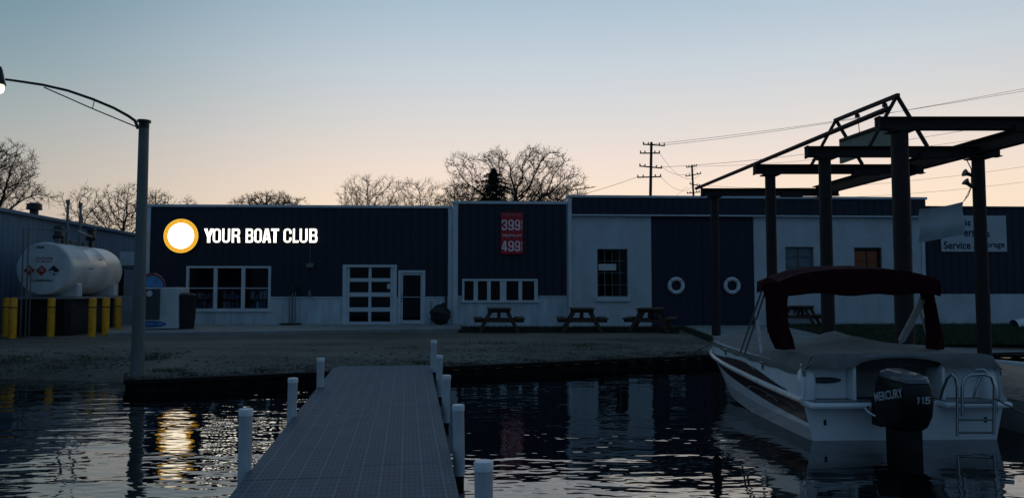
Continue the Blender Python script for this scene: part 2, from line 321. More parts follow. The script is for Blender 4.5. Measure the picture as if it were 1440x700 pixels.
def glyph(ch):
    """heavy condensed capitals: list of loops (outline first, then holes), height 1"""
    t=.15; w=.56; ro=.24; ri=.09
    if ch=='O': return [_rr(0,0,w,1,ro),_rr(t,t*.85,w-t,1-t*.85,ri)]
    if ch=='U': return [[(0,1)]+_arc(ro,ro,ro,180,270)+_arc(w-ro,ro,ro,-90,0)+[(w,1),(w-t,1)]+_arc(w-t-ri,t*.85+ri,ri,0,-90)+_arc(t+ri,t*.85+ri,ri,270,180)+[(t,1)]]
    if ch=='C': return [[(w,.64),(w,1-ro)]+_arc(w-ro,1-ro,ro,0,90)+_arc(ro,1-ro,ro,90,180)+_arc(ro,ro,ro,180,270)+_arc(w-ro,ro,ro,-90,0)+[(w,.37),(w-t,.37)]+_arc(w-t-ri,t*.85+ri,ri,0,-90)+_arc(t+ri,t*.85+ri,ri,270,180)+_arc(t+ri,1-t*.85-ri,ri,180,90)+_arc(w-t-ri,1-t*.85-ri,ri,90,0)+[(w-t,.64)]]
    if ch=='Y': return [[(0,1),(.20,1),(.29,.62),(.38,1),(.58,1),(.385,.40),(.385,0),(.195,0),(.195,.40)]]
    if ch=='T': return [[(0,1),(.52,1),(.52,.845),(.355,.845),(.355,0),(.165,0),(.165,.845),(0,.845)]]
    if ch=='L': return [[(0,1),(t,1),(t,.155),(.45,.155),(.45,0),(0,0)]]
    if ch=='A': return [[(0,0),(.18,1),(.42,1),(.60,0),(.415,0),(.385,.20),(.215,.20),(.185,0)],[(.24,.35),(.36,.35),(.30,.78)]]
    if ch=='B': return [[(0,0)]+_arc(w-.18,.18,.18,-90,0)+[(w,.40)]+[(w-.06,.52)]+[(w-.02,.62)]+_arc(w-.19,.83,.17,0,90)+[(0,1)],_rr(t,.155,w-t,.44,.05),_rr(t,.585,w-t-.01,.845,.05)]
    if ch=='R': return [[(0,0),(0,1)]+_arc(w-.19,.81,.19,90,0)+[(w,.62),(w-.08,.50),(w-.01,.40),(w+.02,0),(w-.165,0),(w-.19,.36),(w-.26,.42),(t,.42),(t,0)],_rr(t,.565,w-t,.845,.06)]
    if ch=='9': return [_arc(w-ro,1-ro,ro,0,90)+_arc(ro,1-ro,ro,90,180)+_arc(ro,.40+ro*.8,ro*.9,180,250)+[(w-t,.37),(w-t,.19),(w-t-.05,.15),(t+.02,.15),(t,.20),(t,.29),(0,.29),(0,.18)]+_arc(.18,.18,.18,180,270)+_arc(w-.2,.2,.2,-90,0),_rr(t,.52,w-t,1-t*.8,ri)]
    if ch=='3': return [[(0,.70),(0,.82)]+_arc(.18,.82,.18,180,90)+_arc(w-.2,.8,.2,90,0)+[(w,.62),(w-.09,.51),(w,.41)]+_arc(w-.2,.2,.2,0,-90)+_arc(.18,.18,.18,270,180)+[(0,.30),(t,.30),(t,.19),(t+.04,.145),(w-t-.04,.145),(w-t,.19),(w-t,.39),(w-t-.05,.44),(.2,.44),(.2,.58),(w-t-.05,.58),(w-t,.63),(w-t,.81),(w-t-.04,.855),(t+.04,.855),(t,.81),(t,.70)]]
    if ch=='4': return [[(.30,0),(.30,.2),(0,.2),(0,.36),(.26,1),(.48,1),(.48,.36),(.57,.36),(.57,.2),(.48,.2),(.48,0)],[(.15,.36),(.30,.36),(.30,.76)]]
    if ch=='1': return [[(.16,0),(.16,.74),(0,.74),(0,.86),(.2,1),(.36,1),(.36,0)]]
    if ch=='5': return [[(.02,.44),(.02,1),(.52,1),(.52,.84),(.2,.84),(.2,.64),(.26,.67)]+_arc(w-.2,.47,.2,90,0)+_arc(w-.2,.2,.2,0,-90)+_arc(.18,.18,.18,270,180)+[(0,.30),(t,.30),(t,.19),(t+.04,.145),(w-t-.04,.145),(w-t,.19),(w-t,.47),(w-t-.04,.52),(.26,.52),(.19,.46)]]
def block_mb(mb, ch, w, h, T, depth=0.):
    cu=bpy.data.curves.new('g','CURVE'); cu.dimensions='2D'; cu.fill_mode='BOTH'; cu.extrude=depth
    for lp in glyph(ch):
        sp_=cu.splines.new('POLY'); sp_.points.add(len(lp)-1); sp_.use_cyclic_u=True
        for q,(x,y) in zip(sp_.points,lp): q.co=(x,y,0,1)
    ob=bpy.data.objects.new('g',cu); C.objects.link(ob); dg=bpy.context.evaluated_depsgraph_get(); dg.update()
    me=bpy.data.meshes.new_from_object(ob.evaluated_get(dg)); vs=[v.co.copy() for v in me.vertices]; fs=[tuple(p.vertices) for p in me.polygons]
    bpy.data.objects.remove(ob); bpy.data.curves.remove(cu); bpy.data.meshes.remove(me)
    xs=[v.x for v in vs]; x0,x1=min(xs),max(xs)
    mb.add([((v.x-(x0+x1)/2)*w/(x1-x0),(v.y-.5)*h,v.z) for v in vs],fs,T)
def panel_T(p, ang=0.0, tilt=0.0):
    """local x = horizontal at angle ang, local y = up, local z = towards the viewer (-Y)"""
    return Matrix.Translation(p) @ Matrix.Rotation(ang,4,'Z') @ Matrix.Rotation(math.pi/2,4,'X') @ Matrix.Rotation(tilt,4,'Z')

# ------------------------------------------------------------------ sky and light
W = bpy.data.worlds.new('World'); S.world = W; W.use_nodes = True
nt = W.node_tree; nt.nodes.clear(); L = nt.links.new
out = N(nt,'ShaderNodeOutputWorld'); bg = N(nt,'ShaderNodeBackground'); L(bg.outputs[0], out.inputs[0])
tc = N(nt,'ShaderNodeTexCoord'); sp = N(nt,'ShaderNodeSeparateXYZ'); L(tc.outputs['Generated'], sp.inputs[0])
def srgb(*c): return tuple(((x/255+.055)/1.055)**2.4 if x > 10 else x/255/12.92 for x in c)+(1,)
def ramp(stops):
    cr = N(nt,'ShaderNodeValToRGB'); el = cr.color_ramp.elements
    while len(el) < len(stops): el.new(.5)
    for e,(p,c) in zip(el, stops): e.position = p; e.color = c
    L(sp.outputs['Z'], cr.inputs[0]); return cr
front = ramp([(0, srgb(252,220,178)), (.07, srgb(254,230,200)), (.118, srgb(255,231,207)), (.155, srgb(246,226,212)), (.21, srgb(226,220,216)), (.28, srgb(203,212,219)), (.36, srgb(174,195,211)), (.45, srgb(132,160,183)), (.65, srgb(92,120,146)), (1, srgb(72,98,124))])
side = ramp([(0, srgb(196,178,158)), (.10, srgb(196,184,170)), (.14, srgb(184,181,174)), (.19, srgb(165,174,174)), (.25, srgb(138,161,170)), (.36, srgb(98,134,156)), (.45, srgb(82,114,138)), (.7, srgb(76,102,126)), (1, srgb(72,98,124))])
back = ramp([(0, srgb(68,90,112)), (.3, srgb(77,108,137)), (1, srgb(72,98,124))])
az = R(13)   # glow centre, to the right of the view axis
dx, dy = math.sin(az), math.cos(az)
dt = N(nt,'ShaderNodeVectorMath', operation='DOT_PRODUCT'); dt.inputs[1].default_value = (dx,dy,0)
flat = N(nt,'ShaderNodeVectorMath', operation='MULTIPLY'); flat.inputs[1].default_value = (1,1,0); nrm = N(nt,'ShaderNodeVectorMath', operation='NORMALIZE')
L(tc.outputs['Generated'], flat.inputs[0]); L(flat.outputs[0], nrm.inputs[0]); L(nrm.outputs[0], dt.inputs[0])
f1 = N(nt,'ShaderNodeMapRange', interpolation_type='SMOOTHSTEP'); f1.inputs['From Min'].default_value = .63; f1.inputs['From Max'].default_value = 1.0
f2 = N(nt,'ShaderNodeMapRange', interpolation_type='SMOOTHSTEP'); f2.inputs['From Min'].default_value = -.35; f2.inputs['From Max'].default_value = .68
L(dt.outputs['Value'], f1.inputs[0]); L(dt.outputs['Value'], f2.inputs[0])
ma = N(nt,'ShaderNodeMix', data_type='RGBA'); L(f1.outputs[0], ma.inputs[0]); L(side.outputs[0], ma.inputs[6]); L(front.outputs[0], ma.inputs[7])
mb_ = N(nt,'ShaderNodeMix', data_type='RGBA'); L(f2.outputs[0], mb_.inputs[0]); L(back.outputs[0], mb_.inputs[6]); L(ma.outputs[2], mb_.inputs[7])
L(mb_.outputs[2], bg.inputs[0]); bg.inputs[1].default_value = 1.0
sd = bpy.data.lights.new('afterglow','SUN'); sd.energy = .03; sd.angle = R(20); sd.color = (1,.78,.55)
so = bpy.data.objects.new('afterglow', sd); C.objects.link(so); so.location = (0,0,60)
dirv = Vector((dx*math.cos(R(6)), dy*math.cos(R(6)), math.sin(R(6)))); so.rotation_euler = dirv.to_track_quat('Z','Y').to_euler()
S.view_settings.view_transform = 'Standard'; S.view_settings.look = 'None'; S.view_settings.exposure = 0

# ------------------------------------------------------------------ setting: ground, bulkhead, water
def edge_y(X):
    if X > 4.7: return 17.16
    return 12.3 + .45*(X+6.1)
def GH(X, Y):
    k = Y-edge_y(max(X,-6.2)); t = max(0,min(1,k/3.6)); t = t*t*(3-2*t)
    return .35 + .15*t + .035*mn.noise(Vector((X*1.1,Y*1.1,3)))*max(0,min(1,k))*max(0,min(1,(5.5-k)/2))
mb = MB()
def bank(X, Y):     # natural bank left of the bulkhead
    t = (Y-12.6)/3.2
    t = max(0,min(1,t)); t = t*t*(3-2*t)
    z = -.25 + .75*t + .06*mn.noise(Vector((X*1.3,Y*1.3,0)))*(1-t)
    w = max(0,min(1,(X+9.5)/2.9)); w = w*w*(3-2*w)*max(0,min(1,(Y-13.0)/1.3))
    return z*(1-w)+GH(-6.6,Y)*w if Y>13.0 else z
xs = [-400,-120,-60,-40] + [-30+.4*i for i in range(59)] + [-6.6]
ys = [10.5+.25*i for i in range(28)] + [18,20,24,30,60,200,900]
g = len(mb.v)
vs = [(x,y,bank(x,y)) for x in xs for y in ys]; ny = len(ys)
fs = [(i*ny+j,(i+1)*ny+j,(i+1)*ny+j+1,i*ny+j+1) for i in range(len(xs)-1) for j in range(ny-1)]
mb.add(vs, fs)
xs = [-6.6,-6.15]+[-5.9+.3*i for i in range(36)]+[4.71,8,12,20,60,400]
vs = []; K = [0,.15,.3,.6,.9,1.3,1.8,2.4,3,4,5,6,8]; 
for x in xs:
    e = edge_y(max(x,-6.15)) + (.75 if x < -6.3 else 0)
    for k in K: vs.append((x, e+k, GH(x,e+k)))
    for yy in (25.5,40,200,900): vs.append((x,yy,.5))
ny = len(K)+4
fs = [(i*ny+j,(i+1)*ny+j,(i+1)*ny+j+1,i*ny+j+1) for i in range(len(xs)-1) for j in range(ny-1)]
mb.add(vs, fs)
vs=[]; yy=[10.5+.25*i for i in range(28)]+[18,20,24,30,60,200,900]
for y in yy: vs += [(-6.6,y,bank(-6.6,y)),(-6.6,y,bank(-6.6,y)-.8)]
mb.add(vs,[(2*i,2*i+2,2*i+3,2*i+1) for i in range(len(yy)-1)])
vs=[]; e0=edge_y(-6.15)+.75
for k in K: vs += [(-6.6,e0+k,GH(-6.6,e0+k)),(-6.6,e0+k,-.8)]
for y in (25.5,40,200,900): vs += [(-6.6,y,.5),(-6.6,y,-.8)]
mb.add(vs,[(2*i,2*i+2,2*i+3,2*i+1) for i in range(len(K)+3)])
struct(mb.build('ground', M['gravel'], smooth=True))
mb = MB(); mb.add([(-400,-300,WL),(400,-300,WL),(400,18.5,WL),(-400,18.5,WL)], [(0,1,2,3)]); struct(mb.build('water', M['water']))
mb = MB(); mb.add([(-400,-300,-1.2),(400,-300,-1.2),(400,18.6,-1.2),(-400,18.6,-1.2)], [(0,1,2,3)]); struct(mb.build('canal_bed', M['soil']))

# bulkhead: corrugated sheet piling with a cap
t = thing('bulkhead', 'low black sheet pile bulkhead along the canal edge below the gravel lot', 'retaining wall', (0,13.4,0))
pts = [(-6.75,13.4),(-6.17,12.25),(4.7,edge_y(4.7)-.02),(24,17.14)]
b = MB(); cp = MB()
for (ax,ay),(bx,by) in zip(pts[:-1], pts[1:]):
    Lg = math.hypot(bx-ax,by-ay); dx_, dy_ = (bx-ax)/Lg,(by-ay)/Lg; nx, nyv = dy_, -dx_
    n = max(2,int(Lg/.11)); prev=None
    vs=[]
    for i in range(n+1):
        s_ = Lg*i/n; off = .055 if (i//2)%2 else 0
        p=(ax+dx_*s_+nx*off, ay+dy_*s_+nyv*off); vs += [(p[0],p[1],-1.1),(p[0],p[1],.285)]
    b.add(vs, [(2*i,2*i+2,2*i+3,2*i+1) for i in range(n)])
    cp.bar((ax,ay,.325),(bx,by,.325),.17,.07)
b.build('sheet_piling', M['bulk'], t); cp.build('cap_rail', M['bulk'], t, bevel=.01)

# water grass, stones
def scatter_stones():
    mb = MB(); rnd = random.Random(3)
    for _ in range(2600):
        if rnd.random() < .62:
            X = rnd.uniform(-6.1,4.6); Y = edge_y(X)+.1+abs(rnd.gauss(0,1.1))
        else:
            X = rnd.uniform(-16,-6.7); Y = rnd.gauss(15.0,.7)
            if Y < 14.0: Y = 14.0+rnd.random()
        z = GH(X,Y) if X > -6.6 else bank(X,Y)
        r = rnd.choice([.012,.018,.022,.03,.045]); q = [(1,0,0),(-1,0,0),(0,1,0),(0,-1,0),(0,0,1),(0,0,-1)]
        a = rnd.random()*6.28
        vs = [((x*math.cos(a)-y*math.sin(a))*r*rnd.uniform(.7,1.5)+X,(x*math.sin(a)+y*math.cos(a))*r*rnd.uniform(.7,1.5)+Y, w*r*rnd.uniform(.5,.9)+z+r*.2) for x,y,w in q]
        mb.add(vs, [(0,2,4),(2,1,4),(1,3,4),(3,0,4),(2,0,5),(1,2,5),(3,1,5),(0,3,5)])
    o = mb.build('shore_stones', M['stone']); tag(o,'loose grey stones strewn along the canal edge','stones',kind='stuff')
scatter_stones()
def blades(name, label, cat, m, gen, n, h, w=.008):
    mb = MB(); rnd = random.Random(len(name)*11); vs=[]; fs=[]
    for _ in range(n):
        p = gen(rnd)
        if p is None: continue
        a = rnd.random()*6.28; hh = h*rnd.uniform(.4,1.3); lx, ly = rnd.gauss(0,.35)*hh, rnd.gauss(0,.35)*hh
        k = len(vs); c, s_ = math.cos(a)*w, math.sin(a)*w
        vs += [(p[0]-c,p[1]-s_,p[2]),(p[0]+c,p[1]+s_,p[2]),(p[0]+lx,p[1]+ly,p[2]+hh)]; fs.append((k,k+1,k+2))
    mb.add(vs,fs); return tag(mb.build(name,m),label,cat,kind='stuff')
def g_weeds(r):
    c = r.choice(weedspots); return (r.gauss(c[0],c[3]), r.gauss(c[1],c[4]), c[2])
rw = random.Random(5)
weedspots = []
for _ in range(70):
    X = rw.uniform(-6.0,4.5); Y=edge_y(X)+abs(rw.gauss(.25,.35)); weedspots.append((X, Y, GH(X,Y)-.01, .13,.06))
for _ in range(26):
    X = rw.uniform(-2.6,3.8); Y=18.0+rw.gauss(0,.5)+.25*X; weedspots.append((X, Y, GH(X,Y)-.01, .3,.10))
p = gnd(238,520,.4); weedspots += [(p.x,p.y,GH(p.x,p.y)-.01,.18,.1)]*4
p = gnd(588,508,.4); weedspots += [(p.x,p.y,GH(p.x,p.y)-.01,.2,.1)]*3
for _ in range(60):
    X = rw.uniform(-15,-6.8); Y = rw.uniform(14.3,15.4); weedspots.append((X,Y,bank(X,Y),.2,.1))
blades('shore_weeds','low dark weeds in tufts along the canal edge','weeds',M['dry'],g_weeds,9000,.07,.006)

# concrete sidewalk in front of the club, apron before the navy doors, walkway along the hoist
YB, KF = 27.1, .05
AF = math.atan(KF)
MF = Matrix.Translation((0,YB,0)) @ Matrix.Rotation(AF,4,'Z')
def FP(px, py, off=0.):
    a, b_ = ray(px, py); D = (YB-off)/(1-KF*a)
    P = Vector((a*D, D, CAMZ+b_*D)); q = MF.inverted() @ P
    return q.x, q.z
def fu(px): return FP(px, 400)[0]
def fz(px, py): return FP(px, py)[1]
q = MF @ Vector((fu(204),0,0)); q2 = MF @ Vector((fu(640),0,0))
a1 = gnd(150,468,.6); a2 = gnd(648,461.5,.6)
mb = MB(); P = [(q.x-3,q.y-.15),(a1.x,a1.y),(a2.x,a2.y),(q2.x+.2,q2.y-.02)]
P = [(q.x-1.5,q.y-.1),(a1.x,a1.y),(a2.x,a2.y),(q2.x+.25,q2.y-.03)]
mb.add([(x,y,.42) for x,y in P]+[(x,y,.6) for x,y in P], [(4,5,6,7),(0,1,5,4),(1,2,6,5),(2,3,7,6),(3,0,4,7)]); struct(mb.build('sidewalk', M['conc'], bevel=.015))
mb = MB(); P = [gnd(957,459,.514),gnd(912,456.5,.514),gnd(1095,456,.514),gnd(1190,480,.514),gnd(1500,486,.514),gnd(1500,502,.514),gnd(1080,502,.514)]
P[5].y = P[6].y = 17.22
def spans(P,Y):
    xs_=[]
    for a,c in zip(P,P[1:]+P[:1]):
        if (a.y-Y)*(c.y-Y)<0: xs_.append(a.x+(c.x-a.x)*(Y-a.y)/(c.y-a.y))
    return (min(xs_),max(xs_)) if len(xs_)>1 else None
y1_=max(p.y for p in P)-.02; rows=[17.24+(y1_-17.24)*i/30 for i in range(31)]; vs=[]
for Y in rows:
    a,c=spans(P,Y)
    for i in range(13): x=a+(c-a)*i/12; vs.append((x,Y,GH(x,Y)+.03))
mb.add(vs,[(r*13+i,r*13+i+1,r*13+14+i,r*13+13+i) for r in range(30) for i in range(12)]); struct(mb.build('concrete_apron', M['conc'],smooth=True))
# grass
mb = MB(); G = [gnd(1098,456.2,.56),gnd(1195,478,.56),gnd(1560,481,.56),gnd(1560,455,.56)]
mb.add([tuple(p) for p in G],[(0,1,2,3)]); struct(mb.build('turf', M['soil']))
def g_grass(r):
    px = r.uniform(1100,1560); py = r.uniform(455.5,485)
    if py > 456.2+ (px-1098)*.24: return None
    p = gnd(px,py,.555); return (p.x,p.y,p.z)
blades('grass','dark green grass beside the white workshop wall','grass',M['grass'],g_grass,26000,.09,.01)
def g_bed(r):
    px = r.uniform(645,1002); py = r.uniform(461,468)+max(0,(px-930))*.06
    if px > 955: py = r.gauss(460+(px-955)*.40,1.5)
    p = gnd(px,min(py,492),.5); return (p.x,p.y,p.z)
blades('grass_strip','dark rough grass under the picnic tables along the wall','grass',M['dry'],g_bed,20000,.10,.01)

# ------------------------------------------------------------------ buildings
def front(mbx, u0,u1,z0,z1, holes, v=0., ribs=0, reveal=.16, ribd=.022):
    us = sorted({u0,u1,*[h[0] for h in holes],*[h[1] for h in holes]}); us=[u for u in us if u0-1e-6<=u<=u1+1e-6]
    zs = sorted({z0,z1,*[h[2] for h in holes],*[h[3] for h in holes]}); zs=[z for z in zs if z0-1e-6<=z<=z1+1e-6]
    for i in range(len(us)-1):
        for j in range(len(zs)-1):
            cu, cz = (us[i]+us[i+1])/2,(zs[j]+zs[j+1])/2
            if any(h[0]<cu<h[1] and h[2]<cz<h[3] for h in holes): continue
            mbx.add([(us[i],v,zs[j]),(us[i+1],v,zs[j]),(us[i+1],v,zs[j+1]),(us[i],v,zs[j+1])],[(0,1,2,3)])
    for h in holes:
        a,b_,c,d = max(h[0],u0),min(h[1],u1),max(h[2],z0),min(h[3],z1)
        if a>=b_ or c>=d: continue
        w = v+reveal
        if h[2]>=z0: mbx.add([(a,v,c),(b_,v,c),(b_,w,c),(a,w,c)],[(0,1,2,3)])
        if h[3]<=z1: mbx.add([(a,v,d),(b_,v,d),(b_,w,d),(a,w,d)],[(3,2,1,0)])
        mbx.add([(a,v,c),(a,v,d),(a,w,d),(a,w,c)],[(0,1,2,3)]); mbx.add([(b_,v,c),(b_,v,d),(b_,w,d),(b_,w,c)],[(3,2,1,0)])
    if ribs:
        u = u0+ribs*.4
        while u < u1-.03:
            segs=[(z0,z1)]
            for h in holes:
                if h[0]-.03<u<h[1]+.03:
                    ns=[]
                    for s0,s1 in segs:
                        if h[3]<=s0 or h[2]>=s1: ns.append((s0,s1)); continue
                        if h[2]>s0: ns.append((s0,h[2]))
                        if h[3]<s1: ns.append((h[3],s1))
                    segs=ns
            for s0,s1 in segs:
                mbx.add([(u-.028,v-.001,s0),(u-.012,v-ribd,s0),(u+.012,v-ribd,s0),(u+.028,v-.001,s0),(u-.028,v-.001,s1),(u-.012,v-ribd,s1),(u+.012,v-ribd,s1),(u+.028,v-.001,s1)],
                    [(0,1,5,4),(1,2,6,5),(2,3,7,6),(4,5,6,7),(3,2,1,0)])
            u += ribs
def fbox(px0,px1,py0,py1,v0,v1,mbx):
    """box on the facade between image columns/rows of the photo, from depth v0 to v1"""
    pm=(px0+px1)/2
    mbx.box(fu(px0),fu(px1),v0,v1,fz(pm,py1),fz(pm,py0))
FLOOR=.45; DEPTH=9.
def shell(t, u0,u1,ztop, depth=DEPTH, wallm=None, left=True, right=True):
    b=MB(MF)
    each('side_wall', wallm or M['pale'], t, MF, [(u0,u0+.12,.17,depth,FLOOR,ztop-.03),(u1-.12,u1,.17,depth,FLOOR,ztop-.03)])
    b.box(u0+.121,u1-.121,depth-.12,depth,FLOOR,ztop-.03)
    b.build('back_wall', wallm or M['pale'], t)
    b=MB(MF); b.box(u0+.125,u1-.125,.17,depth-.13,ztop-.22,ztop-.12); b.build('roof',M['roof'],t)
    b=MB(MF); b.box(u0+.125,u1-.125,.17,depth-.13,.44,.50); b.build('floor_slab',M['dark'],t)
def ht(px0,px1,py0,py1):
    pm=(px0+px1)/2
    return (fu(px0),fu(px1),fz(pm,py1),fz(pm,py0))

# ---- club building (left, sign)
uc0, uc1 = fu(205), fu(636)
cl = thing('club_building','long navy metal sided building with lit round logo and lettering, left of the price sign','building', MF@Vector(((uc0+uc1)/2,0,.5)), AF)
ztop=fz(420,290); zw=fz(420,417.5)
H_w1=ht(262,381,374,436); H_g=ht(482,558,372,456); H_d=ht(560,598,380,456)
holes=[H_w1,H_g,H_d]
b=MB(MF); front(b,uc0+.12,uc1-.16,zw,ztop-.05,holes,0,.3); b.build('siding',M['navy'],cl)
b=MB(MF); front(b,uc0+.12,uc1-.16,.46,zw-.004,holes,0,.2,ribd=.018); b.build('wainscot',M['pale'],cl)
b=MB(MF); b.box(uc0+.125,uc1-.165,-.04,0.0,zw-.03,zw+.02)
# the sill line stops at the openings
each('sill_strip',M['trim'],cl,MF,[(s0+.003,s1-.003,-.035,-.001,zw-.02,zw+.015) for s0,s1 in ((uc0+.12,H_w1[0]),(H_w1[1],H_g[0]),(H_d[1],uc1-.16))])
each('corner_trim',M['trim'],cl,MF,[(uc0,uc0+.115,-.03,.16,.46,ztop-.055),(uc1-.155,uc1,-.03,.16,.46,ztop-.055)])
b=MB(MF); b.box(uc0-.03,uc1,-.06,.18,ztop-.05,ztop+.04); b.build('roof_cap',M['trim'],cl,bevel=.01)
shell(cl,uc0,uc1,ztop)
# window
def window(t, px0,px1,py0,py1, mull, trans, fw=5, m=M['trim'], gm=M['glass'], v=0., name='window', thin=2.2, outer=0):
    f=MB(MF); u0,u1,z0,z1=ht(px0,px1,py0,py1); k=.0255
    f.box(u0,u0+fw*k,v-.03,v+.1,z0,z1); f.box(u1-fw*k,u1,v-.03,v+.1,z0,z1)
    f.box(u0+fw*k+.001,u1-fw*k-.001,v-.03,v+.1,z1-fw*k*.8,z1); f.box(u0-.03,u1+.03,v-.07,v+.1,z0-.05,z0+fw*k*.7)
    for px,wd in mull: u=fu(px); f.box(u-wd*k/2,u+wd*k/2,v-.015,v+.07,z0+fw*k*.7+.001,z1-fw*k*.8-.001)
    for py,wd in trans: z=fz((px0+px1)/2,py); f.box(u0+fw*k+.002,u1-fw*k-.002,v+.0,v+.06,z-wd*k/2,z+wd*k/2)
    w=f.build(name,m,t)
    g=MB(MF); g.add([(u0+fw*k,v+.04,z0+.05),(u1-fw*k,v+.04,z0+.05),(u1-fw*k,v+.04,z1-.05),(u0+fw*k,v+.04,z1-.05)],[(0,1,2,3)]); g.build('pane',gm,w)
    return w
window(cl,262,381,374,436,[(303,5),(342,5)],[(405,1.2)],3.5)
# garage door
gd=MB(MF); u0,u1,z0,z1=H_g; k=.0255
gd.box(u0,u0+.13,-.03,.12,z0,z1); gd.box(u1-.13,u1,-.03,.12,z0,z1); gd.box(u0+.131,u1-.131,-.03,.12,z1-.09,z1)
g_o=gd.build('garage_door_frame',M['trim'],cl)
d=MB(MF); us=(u0+.131,u1-.131)
zr=[(z0,fz(520,452)),(fz(520,438),fz(520,432)),(fz(520,417),fz(520,411)),(fz(520,396),fz(520,391)),(fz(520,376),z1-.091)]
for a_,b_ in zr: d.box(us[0],us[1],.03,.10,a_,b_)
for u in (us[0]+.05,(us[0]+us[1])/2,us[1]-.05):
    for (a_,b_),(c_,e_) in zip(zr[:-1],zr[1:]): d.box(u-.05,u+.05,.032,.098,b_+.0005,c_-.0005)
gdo=d.build('garage_door',M['trim'],cl)
g=MB(MF); g.add([(us[0],.07,z0+.1),(us[1],.07,z0+.1),(us[1],.07,z1-.1),(us[0],.07,z1-.1)],[(0,1,2,3)]); g.build('pane',M['glass'],gdo)
b=MB(MF); b.box(*ht(544,554,399,406)[:2],.060,.064,fz(549,406),fz(549,399)); b.build('notice',M['paper'],gdo)
# entry door
d=MB(MF); u0,u1,z0,z1=H_d
d.box(u0+.004,u0+.09,-.03,.12,z0,z1); d.box(u1-.09,u1,-.03,.12,z0,z1); d.box(u0+.091,u1-.091,-.03,.12,z1-.09,z1)
dr=d.build('door_frame',M['trim'],cl)
d=MB(MF); a0,a1_=u0+.095,u1-.095
d.box(a0,a0+.07,.02,.07,z0+.02,z1-.095); d.box(a1_-.07,a1_,.02,.07,z0+.02,z1-.095); d.box(a0+.071,a1_-.071,.02,.07,z0+.02,z0+.15); d.box(a0+.071,a1_-.071,.02,.07,z1-.17,z1-.095)
do=d.build('door',M['trim'],cl)
g=MB(MF); g.add([(a0+.06,.05,z0+.1),(a1_-.06,.05,z0+.1),(a1_-.06,.05,z1-.12),(a0+.06,.05,z1-.12)],[(0,1,2,3)]); g.build('pane',M['glass'],do)
hb=MB(MF); hb.box(a0+.071,a1_-.071,-.01,.015,fz(579,418),fz(579,417)); hb.box(a0+.02,a0+.05,-.03,.02,fz(579,424),fz(579,412)); hb.build('handle',M['chrome'],do)

lap=[]
u=uc0+3.1
while u<uc1-.5:
    lap.append(u); u+=3.05
for u in lap:
    if H_w1[0]<u<H_w1[1] or H_g[0]<u<H_d[1]: z_lo=max(H_w1[3],H_g[3])+.05
    else: z_lo=zw+.03
    b=MB(MF); b.box(u-.005,u+.005,-.006,-.001,z_lo,ztop-.06); b.build('panel_lap',M['dark'],cl)
b=MB(MF); b.tube([(uc1-.22,-.06,ztop-.08),(uc1-.22,-.06,.72),(uc1-.22,-.16,.64)],.035,8); b.build('downpipe',M['navy'],cl,smooth=True)
# ---- office building (middle, price sign)
um0, um1 = fu(636.5), fu(798)
of = thing('office_building','small navy building with red fuel price sign and a strip of five windows','building', MF@Vector(((um0+um1)/2,0,.5)), AF)
zt=fz(716,285); zw2=fz(716,416); VM=-.05
Hs=ht(650,756,392,424)
b=MB(MF); front(b,um0+.19,um1-.03,zw2,zt-.06,[Hs],VM,.3); b.build('siding',M['navy'],of)
b=MB(MF); front(b,um0+.19,um1-.03,.44,zw2-.004,[Hs],VM,.2,ribd=.018); b.build('wainscot',M['pale'],of)
each('corner_trim',M['trim'],of,MF,[(um0,um0+.185,VM-.04,.15,.44,zt-.065),(um1-.028,um1-.002,VM-.02,.15,.44,zt-.065)])
b=MB(MF); b.box(um0-.03,um1-.002,VM-.07,.18,zt-.06,zt+.04); b.build('roof_cap',M['trim'],of,bevel=.01)
each('sill_strip',M['trim'],of,MF,[(um0+.19,Hs[0]-.04,VM-.035,VM-.001,zw2-.02,zw2+.012),(Hs[1]+.04,um1-.03,VM-.035,VM-.001,zw2-.02,zw2+.012)])
shell(of,um0+.002,um1-.004,zt)
f=MB(MF); u0,u1,z0,z1=Hs; zz0,zz1=fz(703,422),fz(703,395)
cuts=[(653,666),(672,685),(690,703),(712,729),(734,751)]
f.box(u0,u1,VM-.04,VM+.08,zz1,z1); f.box(u0-.03,u1+.03,VM-.07,VM+.08,z0-.03,zz0)
prev=u0
for a_,b_ in cuts: f.box(prev,fu(a_),VM-.03,VM+.07,zz0+.0005,zz1-.0005); prev=fu(b_)
f.box(prev,u1,VM-.03,VM+.07,zz0+.0005,zz1-.0005); wo=f.build('window',M['trim'],of)
for a_,b_ in cuts:
    g=MB(MF); g.add([(fu(a_)-.01,VM+.03,zz0-.01),(fu(b_)+.01,VM+.03,zz0-.01),(fu(b_)+.01,VM+.03,zz1+.01),(fu(a_)-.01,VM+.03,zz1+.01)],[(0,1,2,3)]); g.build('pane',M['glass'],wo)

# ---- workshop (right, big navy doors)
ur0, ur1 = fu(798.5), fu(1302)
wk = thing('workshop_building','tall white block workshop with navy roof band, wide navy doors and two life rings','building', MF@Vector(((ur0+ur1)/2,0,.5)), AF)
zt=fz(1000,277.5); zb=fz(1000,304)
Ha=ht(840,883,350,417); Hb=ht(1105,1145,347,388); Hc=ht(1202,1241,348,386); Hdoor=(fu(916),fu(1061),.44,zb-.0005)
VW=-.02
b=MB(MF); front(b,ur0+.13,ur1-.15,.44,zb,[Ha,Hb,Hc,Hdoor],VW,0,reveal=.2); b.build('block_wall',M['block'],wk)
b=MB(MF); front(b,ur0+.13,ur1-.02,zb+.03,zt-.06,[],VW-.14,.3); b.box(ur0+.13,ur1-.02,VW-.139,.18,zb+.031,zb+.06); b.build('roof_band',M['navy'],wk)
b=MB(MF); b.box(ur0+.13,ur1-.02,VW-.17,VW-.001,zb-.02,zb+.029); b.build('band_edge',M['trim'],wk)
